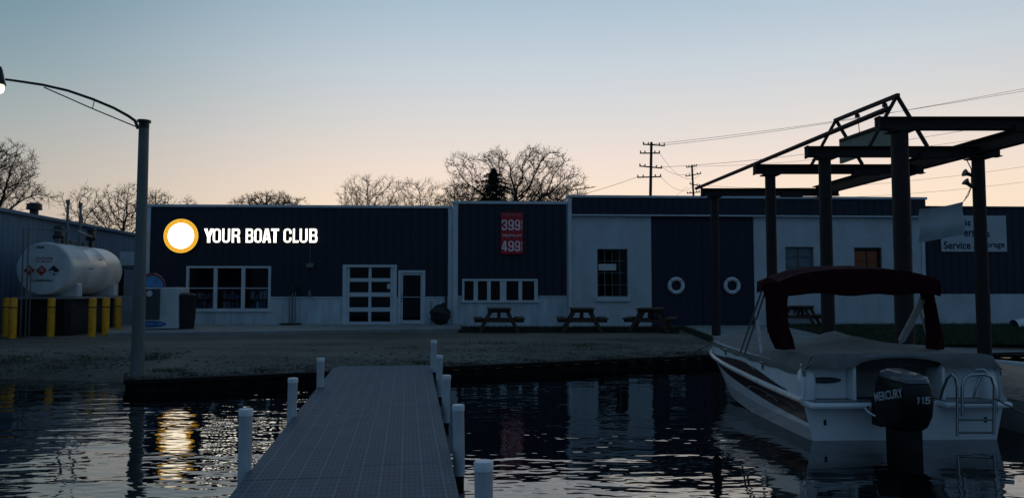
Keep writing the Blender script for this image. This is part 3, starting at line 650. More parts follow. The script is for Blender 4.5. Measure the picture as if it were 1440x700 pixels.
b=MB(MF); b.box(ur0-.06,ur1+.02,VW-.2,.2,zt-.06,zt+.03); b.build('roof_cap',M['trim'],wk,bevel=.01)
each('corner_trim',M['trim'],wk,MF,[(ur0,ur0+.125,VW-.17,.16,.44,zt-.065),(ur1-.145,ur1-.02,VW-.03,.16,.44,zb-.021)])
shell(wk,ur0+.003,ur1-.003,zt)
um=(Hdoor[0]+Hdoor[1])/2
for a_,b_ in ((Hdoor[0]+.01,um-.008),(um+.008,Hdoor[1]-.01)):
    d=MB(MF); d.box(a_,b_,.05,.12,.52,zb-.02)
    n=7
    for i in range(n+1):
        u=a_+(b_-a_)*i/n; d.box(max(a_,u-.012),min(b_,u+.012),.040,.0495,.53,zb-.03)
    d.build('sliding_door',M['navy_door'],wk)
def gridwin(px0,px1,py0,py1,nc,nr,gm,sash=M['trim'],thin=.03,frame=.05):
    f=MB(MF); u0,u1,z0,z1=ht(px0,px1,py0,py1); a=.06
    f.box(u0,u0+frame,a,a+.06,z0,z1); f.box(u1-frame,u1,a,a+.06,z0,z1); f.box(u0+frame,u1-frame,a,a+.06,z1-frame,z1); f.box(u0+frame,u1-frame,a,a+.06,z0,z0+frame)
    for i in range(1,nc): u=u0+(u1-u0)*i/nc; f.box(u-thin/2,u+thin/2,a+.005,a+.045,z0+frame,z1-frame)
    for j in range(1,nr): z=z0+(z1-z0)*j/nr; f.box(u0+frame,u1-frame,a+.01,a+.04,z-thin/2,z+thin/2)
    w=f.build('window',sash,wk); g=MB(MF); g.add([(u0+.02,a+.05,z0+.02),(u1-.02,a+.05,z0+.02),(u1-.02,a+.05,z1-.02),(u0+.02,a+.05,z1-.02)],[(0,1,2,3)]); g.build('pane',gm,w)
    s_=MB(MF); s_.box(u0-.06,u1+.06,VW-.09,VW+.15,z0-.16,z0-.005); s_.build('sill',M['trim'],w)
    return w,(u0,u1,z0,z1)
w,q=gridwin(840,883,350,417,4,4,M['glass'],M['galv'],.022,.03)
b=MB(MF); b.box(q[0]+.05,q[1]-.42,.03,.055,fz(860,380),fz(860,371)); b.build('paper_strip',M['paper'],w)
gridwin(1105,1145,347,388,2,3,M['glass_pale'],M['galv'],.03,.04)
w,q=gridwin(1202,1241,348,386,2,2,M['glass'],M['dark'],.03,.05)
b=MB(MF); b.box(q[0]+.03,q[1]-.03,.30,.34,q[2],q[3]-.12); b.build('blind',M['brown'],w)
# life rings
for i,(px,lab) in enumerate(((950.5,'white life ring on the left navy workshop door, further from the steel column'),(1029,'white life ring on the right navy workshop door, between the two left steel columns'))):
    u=fu(px); z=fz(px,401.5)
    P0=MF@Vector((u,-.03,z))
    t=thing('life_ring',lab,'life ring',P0,AF,'life rings on the navy doors')
    b=MB(); b.torus(.245,.072,panel_T(P0,AF)); b.build('ring',M['ring_white'],t,smooth=True)
    b=MB()
    for k in range(4):
        a=math.pi/4+k*math.pi/2; c=Vector((.245*math.cos(a),0,.245*math.sin(a)))
        T=Matrix.Translation(P0)@Matrix.Rotation(AF,4,'Z')@Matrix.Translation(c)@Matrix.Rotation(math.pi/2-a+0,4,'Y')@Matrix.Rotation(0,4,'X')
        b.torus(.078,.009,Matrix.Translation(P0)@Matrix.Rotation(AF,4,'Z')@Matrix.Translation(c)@Matrix.Rotation(-a,4,'Y'),20,6)
    b.build('rope_band',M['galv'],t,smooth=True)

# ---- storage building (far right)
us0,us1=fu(1302.5),fu(1700)
st=thing('storage_building','low navy and white building at the far right carrying the service board','building',MF@Vector(((us0+us1)/2,0,.5)),AF)
zt=fz(1400,291); zw3=fz(1400,413)
b=MB(MF); front(b,us0,us1,zw3,zt-.05,[],0.02,.3); b.build('siding',M['navy'],st)
b=MB(MF); front(b,us0,us1,.44,zw3-.004,[],0.02,0); b.build('block_wall',M['block'],st)
b=MB(MF); b.box(us0,us1,-.04,.2,zt-.05,zt+.02); b.build('roof_cap',M['navy_door'],st)
shell(st,us0,us1,zt)

# ---- neighbouring shed on the left: wall runs away from the camera
XL=-15.0
p0=at(0,291,0.0)
def shed_top(px): # z of eave for wall at x=XL-.1*(Y-22)
    return None
def shedp(px,py):
    a,b_=ray(px,py)
    # plane X = XL -.1*(Y-22)
    D=(XL+2.2)/(a+.1); return Vector((a*D,D,CAMZ+b_*D))
A=shedp(0,291); B=shedp(190,330); 
zt=(A.z+B.z)/2
t=thing('metal_shed','blue grey sheet metal shed with a low sloping roof behind the white tank','building',(A.x-4,A.y+4,.5),0)
Y0,Y1=8.,B.y
def sx(Y): return XL-.1*(Y-22)
b=MB(); n=int((Y1-Y0)/.28); vs=[]
for i in range(n*2+1):
    Y=Y0+(Y1-Y0)*i/(n*2); o_=.012 if i%2 else 0; vs+= [(sx(Y)+o_,Y,.3),(sx(Y)+o_,Y,zt)]
b.add(vs,[(2*i,2*i+2,2*i+3,2*i+1) for i in range(n*2)]); b.add([(sx(Y1),Y1,.3),(sx(Y1)-9,Y1,.3),(sx(Y1)-9,Y1,zt+1.2),(sx(Y1),Y1,zt)],[(0,1,2,3)]); b.build('wall',M['shed'],t)
b=MB(); b.add([(sx(Y0)+.15,Y0,zt),(sx(Y1)+.15,Y1+.1,zt),(sx(Y1)-9,Y1+.1,zt+1.0),(sx(Y0)-9,Y0,zt+1.0)]+[(sx(Y0)+.15,Y0,zt-.1),(sx(Y1)+.15,Y1+.1,zt-.1),(sx(Y1)-9,Y1+.1,zt+.9),(sx(Y0)-9,Y0,zt+.9)],[(0,1,2,3),(7,6,5,4),(0,4,5,1),(1,5,6,2),(2,6,7,3)]); rf=b.build('roof',M['shed'],t)
v=shedp(69,305); b=MB(); b.lathe([(.13,-.4),(.13,.18),(.24,.19),(.22,.38),(.1,.42)],16,Matrix.Translation((v.x-.5,v.y,v.z+.05))); b.build('roof_vent',M['dark'],rf,smooth=True)
# lean-to between shed and club
t=thing('lean_to','small open lean to with pale fascia between the shed and the club building','shed',MF@Vector((fu(180),1.2,.5)),AF)
u0,u1=fu(150),fu(205)-.03
b=MB(MF); b.box(u0,u1,.9,1.0,fz(170,372),fz(170,352)); b.build('fascia',M['pale'],t)
b=MB(MF); b.box(u0,u1,.55,4,fz(170,377),fz(170,372.5)); b.build('roof',M['roof'],t)
b=MB(MF); b.box(u0,u1,1.1,1.2,.45,fz(170,416)); b.build('low_wall',M['pale'],t)
b=MB(MF); b.box(u0,u1,3.8,3.9,.45,fz(170,378)); b.build('back_wall',M['dark'],t)
each('post',M['dark'],t,MF,[(u0,u0+.12,.9,1.02,fz(170,416)+.002,fz(170,378)),(u1-.12,u1,.9,1.02,.5,fz(170,378))])

# ------------------------------------------------------------------ signs on the facades
Pl=MF@Vector((fu(255),-.14,fz(255,332)))
t=thing('logo_sign','glowing round logo with orange rings left of the lit lettering','sign',Pl,AF)
rr=23.3*YB/FPX
Tl=panel_T(Pl,AF)
b=MB(); b.lathe([(rr,-.13),(rr,-.002)],48,Tl); b.build('sign_can',M['can'],t,smooth=True)
b=MB(); b.disc(rr,56,Tl@Matrix.Translation((0,0,.003)),rr*.765); b.build('ring',M['glow_orange'],t)
b=MB()
for q_ in (.955,.89,.825): b.disc(rr*q_,56,Tl@Matrix.Translation((0,0,.007)),rr*(q_-.03))
b.build('ring_line',M['glow_orange2'],t)
b=MB(); b.disc(rr*.765,56,Tl@Matrix.Translation((0,0,.004))); b.build('disc',M['glow_disc'],t)
b=MB(); rl=random.Random(2)
for _ in range(9):
    x,y=rl.uniform(-.33,.33),rl.uniform(-.30,.0); b.box(x-.05,x+.05,y-.009,y+.009,.008,.010,Tl)
b.build('disc_mark',M['lav'],t)

t=thing('letter_sign','glowing white capital letters reading YOUR BOAT CLUB on the navy siding','sign',MF@Vector((fu(368),-.1,fz(368,342))),AF)
# image columns of each letter
glyphs=[('Y',288.5,302),('O',301,312),('U',314,325),('R',327.5,339.3),('B',347,357.5),('O',359,369.5),('A',370.5,382.5),('T',382.5,393.5),('C',400,411),('L',413,421),('U',422.5,433.5),('B',436,447.3)]
for ch,x0,x1 in glyphs:
    pm=(x0+x1)/2; pc=FP(pm,331.6); w_=fu(x1)-fu(x0); h_=fz(pm,321.8)-fz(pm,341.4)
    P0=MF@Vector((pc[0],-.12,pc[1]))
    T=panel_T(P0,AF); b=MB(); block_mb(b,ch,w_,h_,T); lt=b.build('letter',M['glow_white'],t)
    b=MB(); block_mb(b,ch,w_*.97,h_*.98,panel_T(MF@Vector((pc[0],-.065,pc[1])),AF),.05); b.build('letter_can',M['can'],lt)

Pp=MF@Vector((fu(719.5),VM-.16,fz(719.5,328.5)))
t=thing('price_sign','tall red fuel price sign reading 399 and 499 on the navy wall','sign',Pp-Vector((0,0,.7)),AF)
wS=31*YB/FPX; hS=58*YB/FPX; T=panel_T(Pp,AF)
b=MB(); b.box(-wS/2,wS/2,-hS/2,hS/2,-.10,0,T); b.build('panel',M['red'],t,bevel=.01)
k=YB/FPX
def tx(s_,cx,cy,w_,h_,m,name='numeral',wt=.02,p=t,T_=T,c=(719.5,328.5)):
    b=MB(); text_mb(b,s_,w_*k,h_*k,T_@Matrix.Translation(((cx-c[0])*k,(c[1]-cy)*k,.006)),weight=wt); return b.build(name,m,p)
M['dimred']=mat('dim_red_text',(.42,.16,.17),.5,var=0)
tx('REGULAR',719.5,302.3,27,3.6,M['dimred'],'heading',0)
tx('PREMIUM',719.5,331.8,26,3.4,M['white'],'heading',0)
for s_,cy in (('399',317),('499',346.5)):
    for ch,cx in zip(s_,(709,718.2,727.2)): b=MB(); block_mb(b,ch,7.6*k,14.5*k,T@Matrix.Translation(((cx-719.5)*k,(328.5-cy)*k,.006))); b.build('numeral',M['white'],t)
    for dy_ in (-3.6,3.6): tx('9' if dy_<0 else '10',733.2,cy+dy_,1.9,5.6,M['white'],'fraction',.0)

# service board
Pb=MF@Vector((fu(1370.5),-.06,fz(1370.5,328.5)))
t=thing('service_board','white board with dark writing ending Service & Storage on the far right navy wall','sign',Pb-Vector((0,0,.6)),AF)
T=panel_T(Pb,AF); Db=Pb.y; k=Db/FPX
b=MB(); b.box(-47.5*k,47.5*k,-25.5*k,25.5*k,-.05,0,T); b.build('board',M['white_board'],t)
c_=(1370.5,328.5)
for s_,cx,cy,w_,h_ in (('Service &',1352,345,52,11),('Storage',1396,345,37,11),('ers',1364,328.5,16,8.5),('als',1386,328.5,15,10),('is',1362,313,8,9.5)):
    tx(s_,cx,cy,w_,h_,M['ink'],'lettering',.02,t,T,c_)

# wall lamp and conduit
P0=MF@Vector((fu(436.5),-.1,fz(436,373)))
t=thing('wall_light','small unlit box light on the siding below the last lit letters','wall light',P0,AF)
b=MB(MF); fbox(432,441.5,370.5,376.5,-.2,-.03,b); b.build('housing',M['galv'],t,bevel=.02)
b=MB(MF); b.box(fu(435.3),fu(436.2),-.05,-.024,fz(436,370),fz(436,345)); b.build('conduit',M['galv'],t)
# standpipe / water hydrant with hose on the wainscot
P0=MF@Vector((fu(414),-.35,.6))
t=thing('standpipe','dark utility standpipe with valve standing before the pale wainscot','standpipe',P0,AF)
b=MB(MF); u=fu(415)
for o_,h_,r_ in ((-.1,1.05,.022),(0,1.3,.035),(.1,1.15,.022)): b.tube([(u+o_,-.35,.6),(u+o_,-.35,.6+h_)],r_,8)
b.build('pipe',M['galv'],t,smooth=True)
b=MB(MF); b.box(u-.1,u+.1,-.43,-.28,1.72,1.98); b.build('meter_box',M['dark'],t,bevel=.02)
b=MB(MF); b.box(u-.38,u+.28,-.6,-.15,.601,.66); b.build('base_plate',M['dark'],t,bevel=.01)
P0=MF@Vector((fu(436),-.1,1.6))
o=MB(MF).box(fu(434.5),fu(438),-.12,-.02,fz(436,416),fz(436,408)).build('outlet_box',M['galv'],bevel=.01); tag(o,'small grey outlet box on the navy siding right of the standpipe','outlet box')
# pipe rack and black bag by the entry door
t=thing('bicycle_rack','thin pale metal rail stand beside the entry door','rail',MF@Vector((fu(607),-.3,.6)),AF)
b=MB(MF); u0,u1=fu(601.5),fu(612)
b.tube([(u0,-.25,.6),(u0,-.25,1.4),(u0+.03,-.25,1.46),(u1-.03,-.25,1.46),(u1,-.25,1.4),(u1,-.25,.6)],.022,8); b.build('hoop',M['trim'],t,smooth=True)
b=MB(MF); b.tube([((u0+u1)/2,-.25,.6),((u0+u1)/2,-.25,1.45)],.015,8); b.tube([(u0,-.25,.8),(u1,-.25,.8)],.012,8); b.build('bar',M['galv'],t,smooth=True)
t['label']='thin pale metal rail stand between the entry door and the black bag'; t.name='rail_stand'
def bag(loc):
    t=thing('rubbish_bag','bulging black rubbish bag on the sidewalk right of the entry door','rubbish bag',loc)
    b=MB(); vs=[];n=20;m=14
    for i in range(m+1):
        th=math.pi*i/m
        for j in range(n):
            a=2*math.pi*j/n; r=.31*math.sin(th)*(1.12+.32*mn.noise(Vector((math.cos(a)*2,math.sin(a)*2,th*2)))+.05*math.sin(a*5+th*3))
            r*= 1.0+.15*math.cos(th)*-1
            vs.append((r*math.cos(a)+loc[0],r*math.sin(a)*.85+loc[1],loc[2]+.36-.37*math.cos(th)*-1*(-1) if False else loc[2]+.36+.36*math.cos(th)))
    b.add(vs,[(i*n+j,(i+1)*n+j,(i+1)*n+(j+1)%n,i*n+(j+1)%n) for i in range(m) for j in range(n)]); b.build('sack',M['poly'],t,smooth=True)
    b=MB(); b.lathe([(.12,.62),(.05,.71),(.08,.76),(.01,.77)],9,Matrix.Translation(loc)@Matrix.Rotation(.15,4,'Y')); b.build('knot',M['poly'],t,smooth=True)
bag(tuple(MF@Vector((fu(620),-.5,.6))))

# ice freezer, left of the club window
P0=at(224,463,25.2); P0.z=.6
t=thing('ice_freezer','white ice freezer with dark door and domed blue top sign behind the lamp post','freezer',P0,0)
def pl(px,py,D=23.3): return at(px,py,D)
x0,x1=pl(203,460).x,pl(249,460).x; zT=pl(225,404).z; yF=23.3
b=MB(); b.box(x0,x1,yF,yF+.85,.62,zT); b.build('cabinet',M['tank'],t,bevel=.03)
b=MB(); b.box(pl(209,0).x,pl(236,0).x,yF-.05,yF-.001,pl(225,449).z,pl(225,406).z); dd=b.build('door',M['grey_door'],t,bevel=.012)
b=MB(); b.disc(.095,28,panel_T(Vector((pl(222,0).x,yF-.054,pl(222,412.5).z)))); b.build('round_badge',M['paper'],dd)
b=MB(); b.box(pl(210,0).x,pl(211.5,0).x,yF-.10,yF-.052,pl(0,434).z,pl(0,426).z); b.build('handle',M['chrome'],dd)
b=MB(); c0=Vector((pl(223,0).x,yF-.004,pl(223,455.5).z)); b.disc(1,32,panel_T(c0)@Matrix.Diagonal((.50,.095,1,1))); e=b.build('oval_print',M['blue_ink'],t)
b=MB(); b.disc(1,32,panel_T(c0-Vector((0,.004,0)))@Matrix.Diagonal((.44,.055,1,1))); b.build('oval_line',M['iceblue'],e)
b=MB(); text_mb(b,'ICE',.5,.07,panel_T(c0-Vector((0,.008,0))),weight=.01); b.build('lettering',M['blue_ink'],e)
b=MB(); cx=pl(222,0).x; rx=.42; rz=.44; n=20; vs=[(cx-rx*math.cos(math.pi*i/n),yy,zT+.005+rz*math.sin(math.pi*i/n)) for yy in (yF+.02,yF+.12) for i in range(n+1)]
b.add(vs,[tuple(range(n+1)),tuple(range(n+1,2*n+2))[::-1]]+[(i,n+1+i,n+2+i,i+1) for i in range(n)]); ts=b.build('top_sign',M['iceblue'],t)
b=MB(); n=24; vs=[(cx+.04-r*math.cos(math.pi*(.12+.88*i/n)),yF+.012,zT+.01+r*1.02*math.sin(math.pi*(.12+.88*i/n))) for r in (.42,.36) for i in range(n+1)]; b.add(vs,[(i,i+1,n+2+i,n+1+i) for i in range(n)]); b.build('red_arc',M['red_ink'],ts)
# black barrel
P0=gnd(261,462,.6)
t=thing('waste_barrel','black plastic waste barrel between the ice freezer and the three part window','barrel',P0)
b=MB(); b.lathe([(.24,0),(.27,.3),(.29,.62),(.30,.98),(.31,1.0)],24,Matrix.Translation(P0)); b.build('barrel',M['rubber'],t,smooth=True)
b=MB(); b.lathe([(.325,1.0),(.325,1.05),(.25,1.10),(.06,1.12)],24,Matrix.Translation(P0)); b.build('lid',M['rubber'],t,smooth=True)
# goods inside the club window
for i,(pxa,pxb) in enumerate(((270,300),(306,339),(345,377))):
    ua,ub=fu(pxa),fu(pxb)
    t=thing('display_shelf',['shelf with mixed goods behind the left pane of the three part window','shelf with mixed goods behind the middle pane of the three part window','shelf with mixed goods behind the right pane of the three part window'][i],'shelf',MF@Vector(((ua+ub)/2,.6,.5)),AF,'shelves in the club window')
    b=MB(MF)
    for z in (1.15,1.5): b.box(ua,ub,.45,.8,z-.03,z)
    b.box(ua,ua+.04,.45,.8,.5,1.9); b.box(ub-.04,ub,.45,.8,.5,1.9); b.build('rack',M['galv'],t)
    rg=random.Random(20+i)
    for z in (1.151,1.501):
        u=ua+.06
        while u<ub-.16:
            w_=rg.uniform(.07,.15); b=MB(MF); b.box(u,u+w_,.46,.6,z,z+rg.uniform(.12,.28)); b.build('package',rg.choice([M['goods1'],M['goods2'],M['paper']]),t); u+=w_+rg.uniform(.01,.06)
# antenna on the office roof
P0=at(812,287,29); t=thing('tv_antenna','thin television antenna on the roof above the workshop corner','antenna',P0)
b=MB(); a_=at(812,266,29); b.tube([P0-Vector((0,0,.4)),a_],.02,6); b.build('mast',M['dark'],t)
b=MB(); l_,r_=at(797,268,29),at(836,263,29); b.tube([l_,r_],.018,6)
for i in range(8):
    f_=i/7; c0=l_.lerp(r_,f_); hw=.5-.3*f_; b.tube([c0+Vector((.05,-hw,0)),c0+Vector((-.05,hw,0))],.008,4)
b.build('boom',M['dark'],t)

# ------------------------------------------------------------------ tank, bollards
YN,YF_=21.5,25.0; rt=.765; cn=at(62,381,YN); cf=at(138,379,YF_); cz=(cn.z+cf.z)/2
ax=Vector((cf.x-cn.x,YF_-YN,0)); ln=ax.length; ang=math.atan2(-ax.x,ax.y)
base=Vector((cn.x,YN,.5))
t=thing('fuel_tank','large white horizontal fuel tank with hazard placards on a dark stand','fuel tank',base,ang)
TW=Matrix.Translation((cn.x,YN,cz))@Matrix.Rotation(ang,4,'Z')@Matrix.Rotation(-math.pi/2,4,'X')
b=MB(); b.lathe([(rt*.86,-.03),(rt*.95,-.02),(rt*.99,.03),(rt,.09),(rt,ln*.33),(rt+.006,ln*.335),(rt+.006,ln*.345),(rt,ln*.35),(rt,ln*.66),(rt+.006,ln*.665),(rt+.006,ln*.675),(rt,ln*.68),(rt,ln-.1),(rt*.97,ln+.05),(rt*.8,ln+.2),(rt*.5,ln+.28),(.02,ln+.31)],48,TW); b.build('shell',M['tank'],t,smooth=True)
TE=Matrix.Translation((cn.x,YN,cz))@Matrix.Rotation(ang,4,'Z')
def tb(): return MB(TE)
for y in (.45,ln-.5):
    b=tb(); b.box(-.72,.72,y,y+.32,-.80,-.42); b.build('saddle',M['tank'],t,bevel=.02)
b=tb(); b.box(-.82,.82,.05,ln,-.86,-.803); b.build('platform',M['conc'],t)
b=tb(); b.box(-.70,.66,.3,ln-.1,-(cz-.5)+.02,-.862); b.build('stand_panel',M['dark'],t)
for y in (.2,ln-.5):
    for x in (-.75,.55):
        b=tb(); b.box(x,x+.2,y-.15,y+.05,-(cz-.5),-.863); b.build('leg',M['dark'],t)
def placard(x,z,m):
    b=tb(); s_=.15; b.add([(x-s_,-.045,z),(x,-.045,z-s_),(x+s_,-.045,z),(x,-.045,z+s_)],[(0,1,2,3)]); o=b.build('placard',m,t); return o
for x,m,m2 in ((-.38,M['orange_ink'],M['paper']),(-.05,M['orange_ink'],M['paper']),(.28,M['ink'],M['paper'])):
    o=placard(x,-.05,m); b=tb()
    if m is M['ink']: b.add([(x-.13,-.05,-.052),(x,-.05,-.052+.0),(x,-.05,-.18)],[(0,2,1)]); b.box(x+.02,x+.10,-.052,-.049,-.14,-.10)
    else: b.box(x-.06,x+.06,-.052,-.049,-.07,-.045); b.box(x-.02,x+.02,-.052,-.049,-.02,.03)
    b.build('symbol',m2,o)
def ttext(s_,x,z,w_,h_,m):
    b=MB(TE); text_mb(b,s_,w_,h_,panel_T(Vector((x,-.048,z))),weight=.01); b.build('lettering',m,t)
ttext('GASOLINE',.02,.30,.46,.06,M['red_ink']); ttext('NO SMOKING',.02,.21,.44,.05,M['red_ink']); ttext('FLAMMABLE',-.02,-.33,.6,.06,M['ink'])
b=tb(); b.box(-.2,0,-.046,-.04,.58,.64); b.build('green_label',M['green_sign'],t)
for y,z,w_ in ((1.2,.05,.28),(2.0,.32,.22)):
    a=math.asin(z/rt); x=math.cos(a)*(rt+.004); b=tb(); b.add([(x,y-w_/2,z-.03),(x,y+w_/2,z-.03),(x-.01,y+w_/2,z+.03),(x-.01,y-w_/2,z+.03)],[(0,1,2,3)]); b.build('side_label',M['ink'],t)
# fittings on the top
for y,x in ((.5,.1),(1.0,.0),(1.4,.1),(1.9,0),(2.3,.05),(2.8,.05)):
    b=MB(TE); b.lathe([(.07,rt-.06),(.07,rt+.08),(.10,rt+.085),(.10,rt+.12),(.05,rt+.13)],14,Matrix.Translation((x,y,0))); b.build('fitting',M['galv'],t,smooth=True)
for px,D,zz in ((82,22.2,318),(128,24.2,321)):
    p=at(px,340,D); z1=at(px,zz,D).z; b=MB(); b.lathe([(.06,cz+rt-.1),(.06,z1-.42),(.13,z1-.40),(.16,z1-.3),(.11,z1-.22),(.11,z1-.1),(.14,z1-.08),(.12,z1)],16,Matrix.Translation((p.x,p.y,0))); b.build('vent_head',M['dark'],t,smooth=True)
for px,D,zz in ((94,22.4,281),(112,23.2,285)):
    p=at(px,335,D); z1=at(px,zz,D).z; b=MB(); b.lathe([(.035,cz+rt-.1),(.035,z1-.12),(.055,z1-.11),(.055,z1)],12,Matrix.Translation((p.x,p.y,0))); b.build('vent_pipe',M['galv'],t,smooth=True)
b=MB(); zr=at(45,321,21.0).z
a_=at(45,0,21.); c_=at(52,0,21.)
b.tube([(a_.x,21,.5),(a_.x,21,zr),(a_.x+1.0,21.9,zr+.0),(at(143,0,24.5).x,24.5,zr-.02)],.022,8)
b.tube([(c_.x,21,.5),(c_.x,21,zr-.02),(c_.x+.9,21.8,zr-.04)],.022,8); b.tube([(c_.x+.1,21,.5),(c_.x+.1,21,2.4),(c_.x+.1,21.5,2.4)],.016,8)
b.build('feed_pipe',M['galv'],t,smooth=True)
# dark fence panels round the stand
for px,py,lab in ((8,473,'yellow bollard at the far left edge of the photo'),(17,475.5,'yellow bollard beside the far left pair partner, nearest the water'),(42,476,None),(71,473,'yellow bollard under the near end of the tank'),(129,473,'left of the three yellow bollards under the rear of the tank'),(148,472,'middle of the three yellow bollards under the rear of the tank'),(165,467,'right of the three yellow bollards, nearest the lamp post')):
    if lab is None: continue
    if px==8: lab='yellow bollard half behind its neighbour at the left picture edge'
    if px==17: lab='front yellow bollard of the overlapping pair at the left picture edge'
    P=gnd(px,py); 
    t=thing('bollard',lab,'bollard',P,0,'yellow bollards guarding the fuel tank')
    h=at(px,418.5,P.y).z-.5; b=MB(); b.lathe([(.10,0),(.10,h-.05),(.085,h-.015),(.05,h),(.01,h+.004)],20,Matrix.Translation(P)); b.build('post',M['yellow'],t,smooth=True)
    b=MB(); b.lathe([(.103,h-.28),(.103,h-.25)],20,Matrix.Translation(P)); b.build('band',M['dark'],t,smooth=True)
# ------------------------------------------------------------------ lamp post
PB=gnd(193,530,.36); DL=PB.y
top=at(200.5,171,DL)
t=thing('street_lamp','tall grey street lamp with a long curved arm and lit head at the water edge','street lamp',PB)
b=MB(); b.lathe([(.112,0),(.106,.3),(.094,1.5),(.080,top.z-PB.z)],24,Matrix.Translation(PB)); b.build('pole',M['galv'],t,smooth=True)
b=MB(); zt=top.z-PB.z; b.lathe([(.084,zt-.12),(.084,zt-.02),(.11,zt-.015),(.11,zt+.02)],20,Matrix.Translation(PB)); b.build('pole_cap',M['dark'],t,smooth=True)
def LP_(px,py,D=None): return at(px,py,D or DL-.2)
arm=[(194,181),(190,170),(180,163),(160,152),(130,139.5),(95,127.5),(60,119.5),(30,115),(8,112)]
b=MB(); b.tube([LP_(*p) for p in arm],.026,10,r1=.02); b.build('arm',M['dark'],t,smooth=True)
b=MB(); b.tube([LP_(193,179),LP_(130,153),LP_(62,123)],.010,8); b.tube([LP_(133,141),LP_(130,153)],.007,6); b.build('brace',M['dark'],t,smooth=True)
hp=LP_(0,112); 
b=MB(); b.lathe([(.03,.22),(.05,.17),(.07,.08),(.085,.0),(.10,-.05),(.11,-.09)],20,Matrix.Translation(hp-Vector((.02,0,0)))); b.build('lamp_housing',M['dark'],t,smooth=True)
b=MB(); b.lathe([(.080,-.092),(.085,-.15),(.07,-.21),(.03,-.235)],20,Matrix.Translation(hp-Vector((.02,0,0)))); b.build('lamp_lens',M['bulb'],t,smooth=True)

# ------------------------------------------------------------------ pier and pilings
DN,DFp=5.0,12.8
nl,nr_=at(322,700,DN),at(645,700,DN); fl,fr=at(470,516,DFp),at(606,516,DFp)
mid_n=(nl+nr_)/2; mid_f=(fl+fr)/2
dirv=(mid_f-mid_n); wdt=((nr_-nl).length+(fr-fl).length)/2
yaw=math.atan2(-dirv.x,dirv.y); slope=math.atan2(dirv.z,math.hypot(dirv.x,dirv.y))
TD=Matrix.Translation(mid_n)@Matrix.Rotation(yaw,4,'Z')@Matrix.Rotation(slope,4,'X')
Ld=dirv.length; S0=-7.5
pr=bpy.data.objects.new('boat_dock',None); C.objects.link(pr); pr.location=mid_n; pr.rotation_euler=(0,0,yaw)
tag(pr,'long grey plastic deck dock running from the foreground to the gravel shore','dock')
def wt_(s_): # widths
    wn,wf=(nr_-nl).length,(fr-fl).length
    return (wn+(wf-wn)*s_/Ld)/2
b=MB(TD); seams=[S0,-4.2,-1.0,.55,3.35,6.2,Ld]
for i,(s0,s1) in enumerate(zip(seams[:-1],seams[1:])):
    for (sg,o_) in ((-1,0),(1,.35)):
        e0=s0+(o_ if i>0 else 0)+.003; e1=s1+(o_ if i<len(seams)-2 else 0)-.003
        q=sorted([(sg*.004,e0),(sg*wt_(e0),e0),(sg*wt_(e1),e1),(sg*.004,e1)],key=lambda p:math.atan2(p[1]-(e0+e1)/2,p[0]-sg*.4))
        b.add([(x,y,-.035) for x,y in q]+[(x,y,0) for x,y in q],[(3,2,1,0),(4,5,6,7),(0,1,5,4),(1,2,6,5),(2,3,7,6),(3,0,4,7)])
dk=b.build('deck',M['deck'],pr,bevel=.004)
each('joint_strip',M['galv'],pr,TD,[(.012,.018,S0,4.4,.0005,.004),(.030,.036,S0,4.4,.0005,.004)])
b=MB(TD); b.box(-.05,.05,S0,Ld,-.034,-.002); b.build('joint_backing',M['deck'],pr)
w=wt_(Ld); e1=TD@Vector((0,Ld,0)); rv=TD.to_3x3()@Vector((1,0,0)); fv=Vector((-math.sin(yaw),math.cos(yaw),0))
b=MB(); P0,P1=e1-rv*w,e1+rv*w; Q0,Q1=P0+fv*2.0,P1+fv*2.0; Q0.z=Q1.z=.345; up_=Vector((0,0,.004)); dn=Vector((0,0,.08)); P0,P1=P0+fv*.01-up_,P1+fv*.01-up_
b.add([P0,P1,Q1,Q0,P0-dn,P1-dn,Q1-dn,Q0-dn],[(0,1,2,3),(7,6,5,4),(0,4,5,1),(1,5,6,2),(2,6,7,3),(3,7,4,0)]); b.build('landing_ramp',M['deck'],pr)
b=MB(TD)
each('side_beam',mat('dark_side_beam',(.06,.065,.07),.6),pr,TD,[(-wt_(S0)+.01,-wt_(S0)+.05,S0,Ld,-.18,-.037),(wt_(S0)-.05,wt_(S0)-.01,S0,Ld,-.18,-.037)]); each('centre_beam',M['dark'],pr,TD,[(-.1,.1,S0,Ld-.1,-.16,-.04)])
w=wt_(0)-.08
for s_ in (-3,-.2,2.6,5.4):
    b=MB(TD); b.box(-w+.05,w-.05,s_,s_+1.6,-.42,-.19); b.build('float',M['rubber'],pr,bevel=.03)
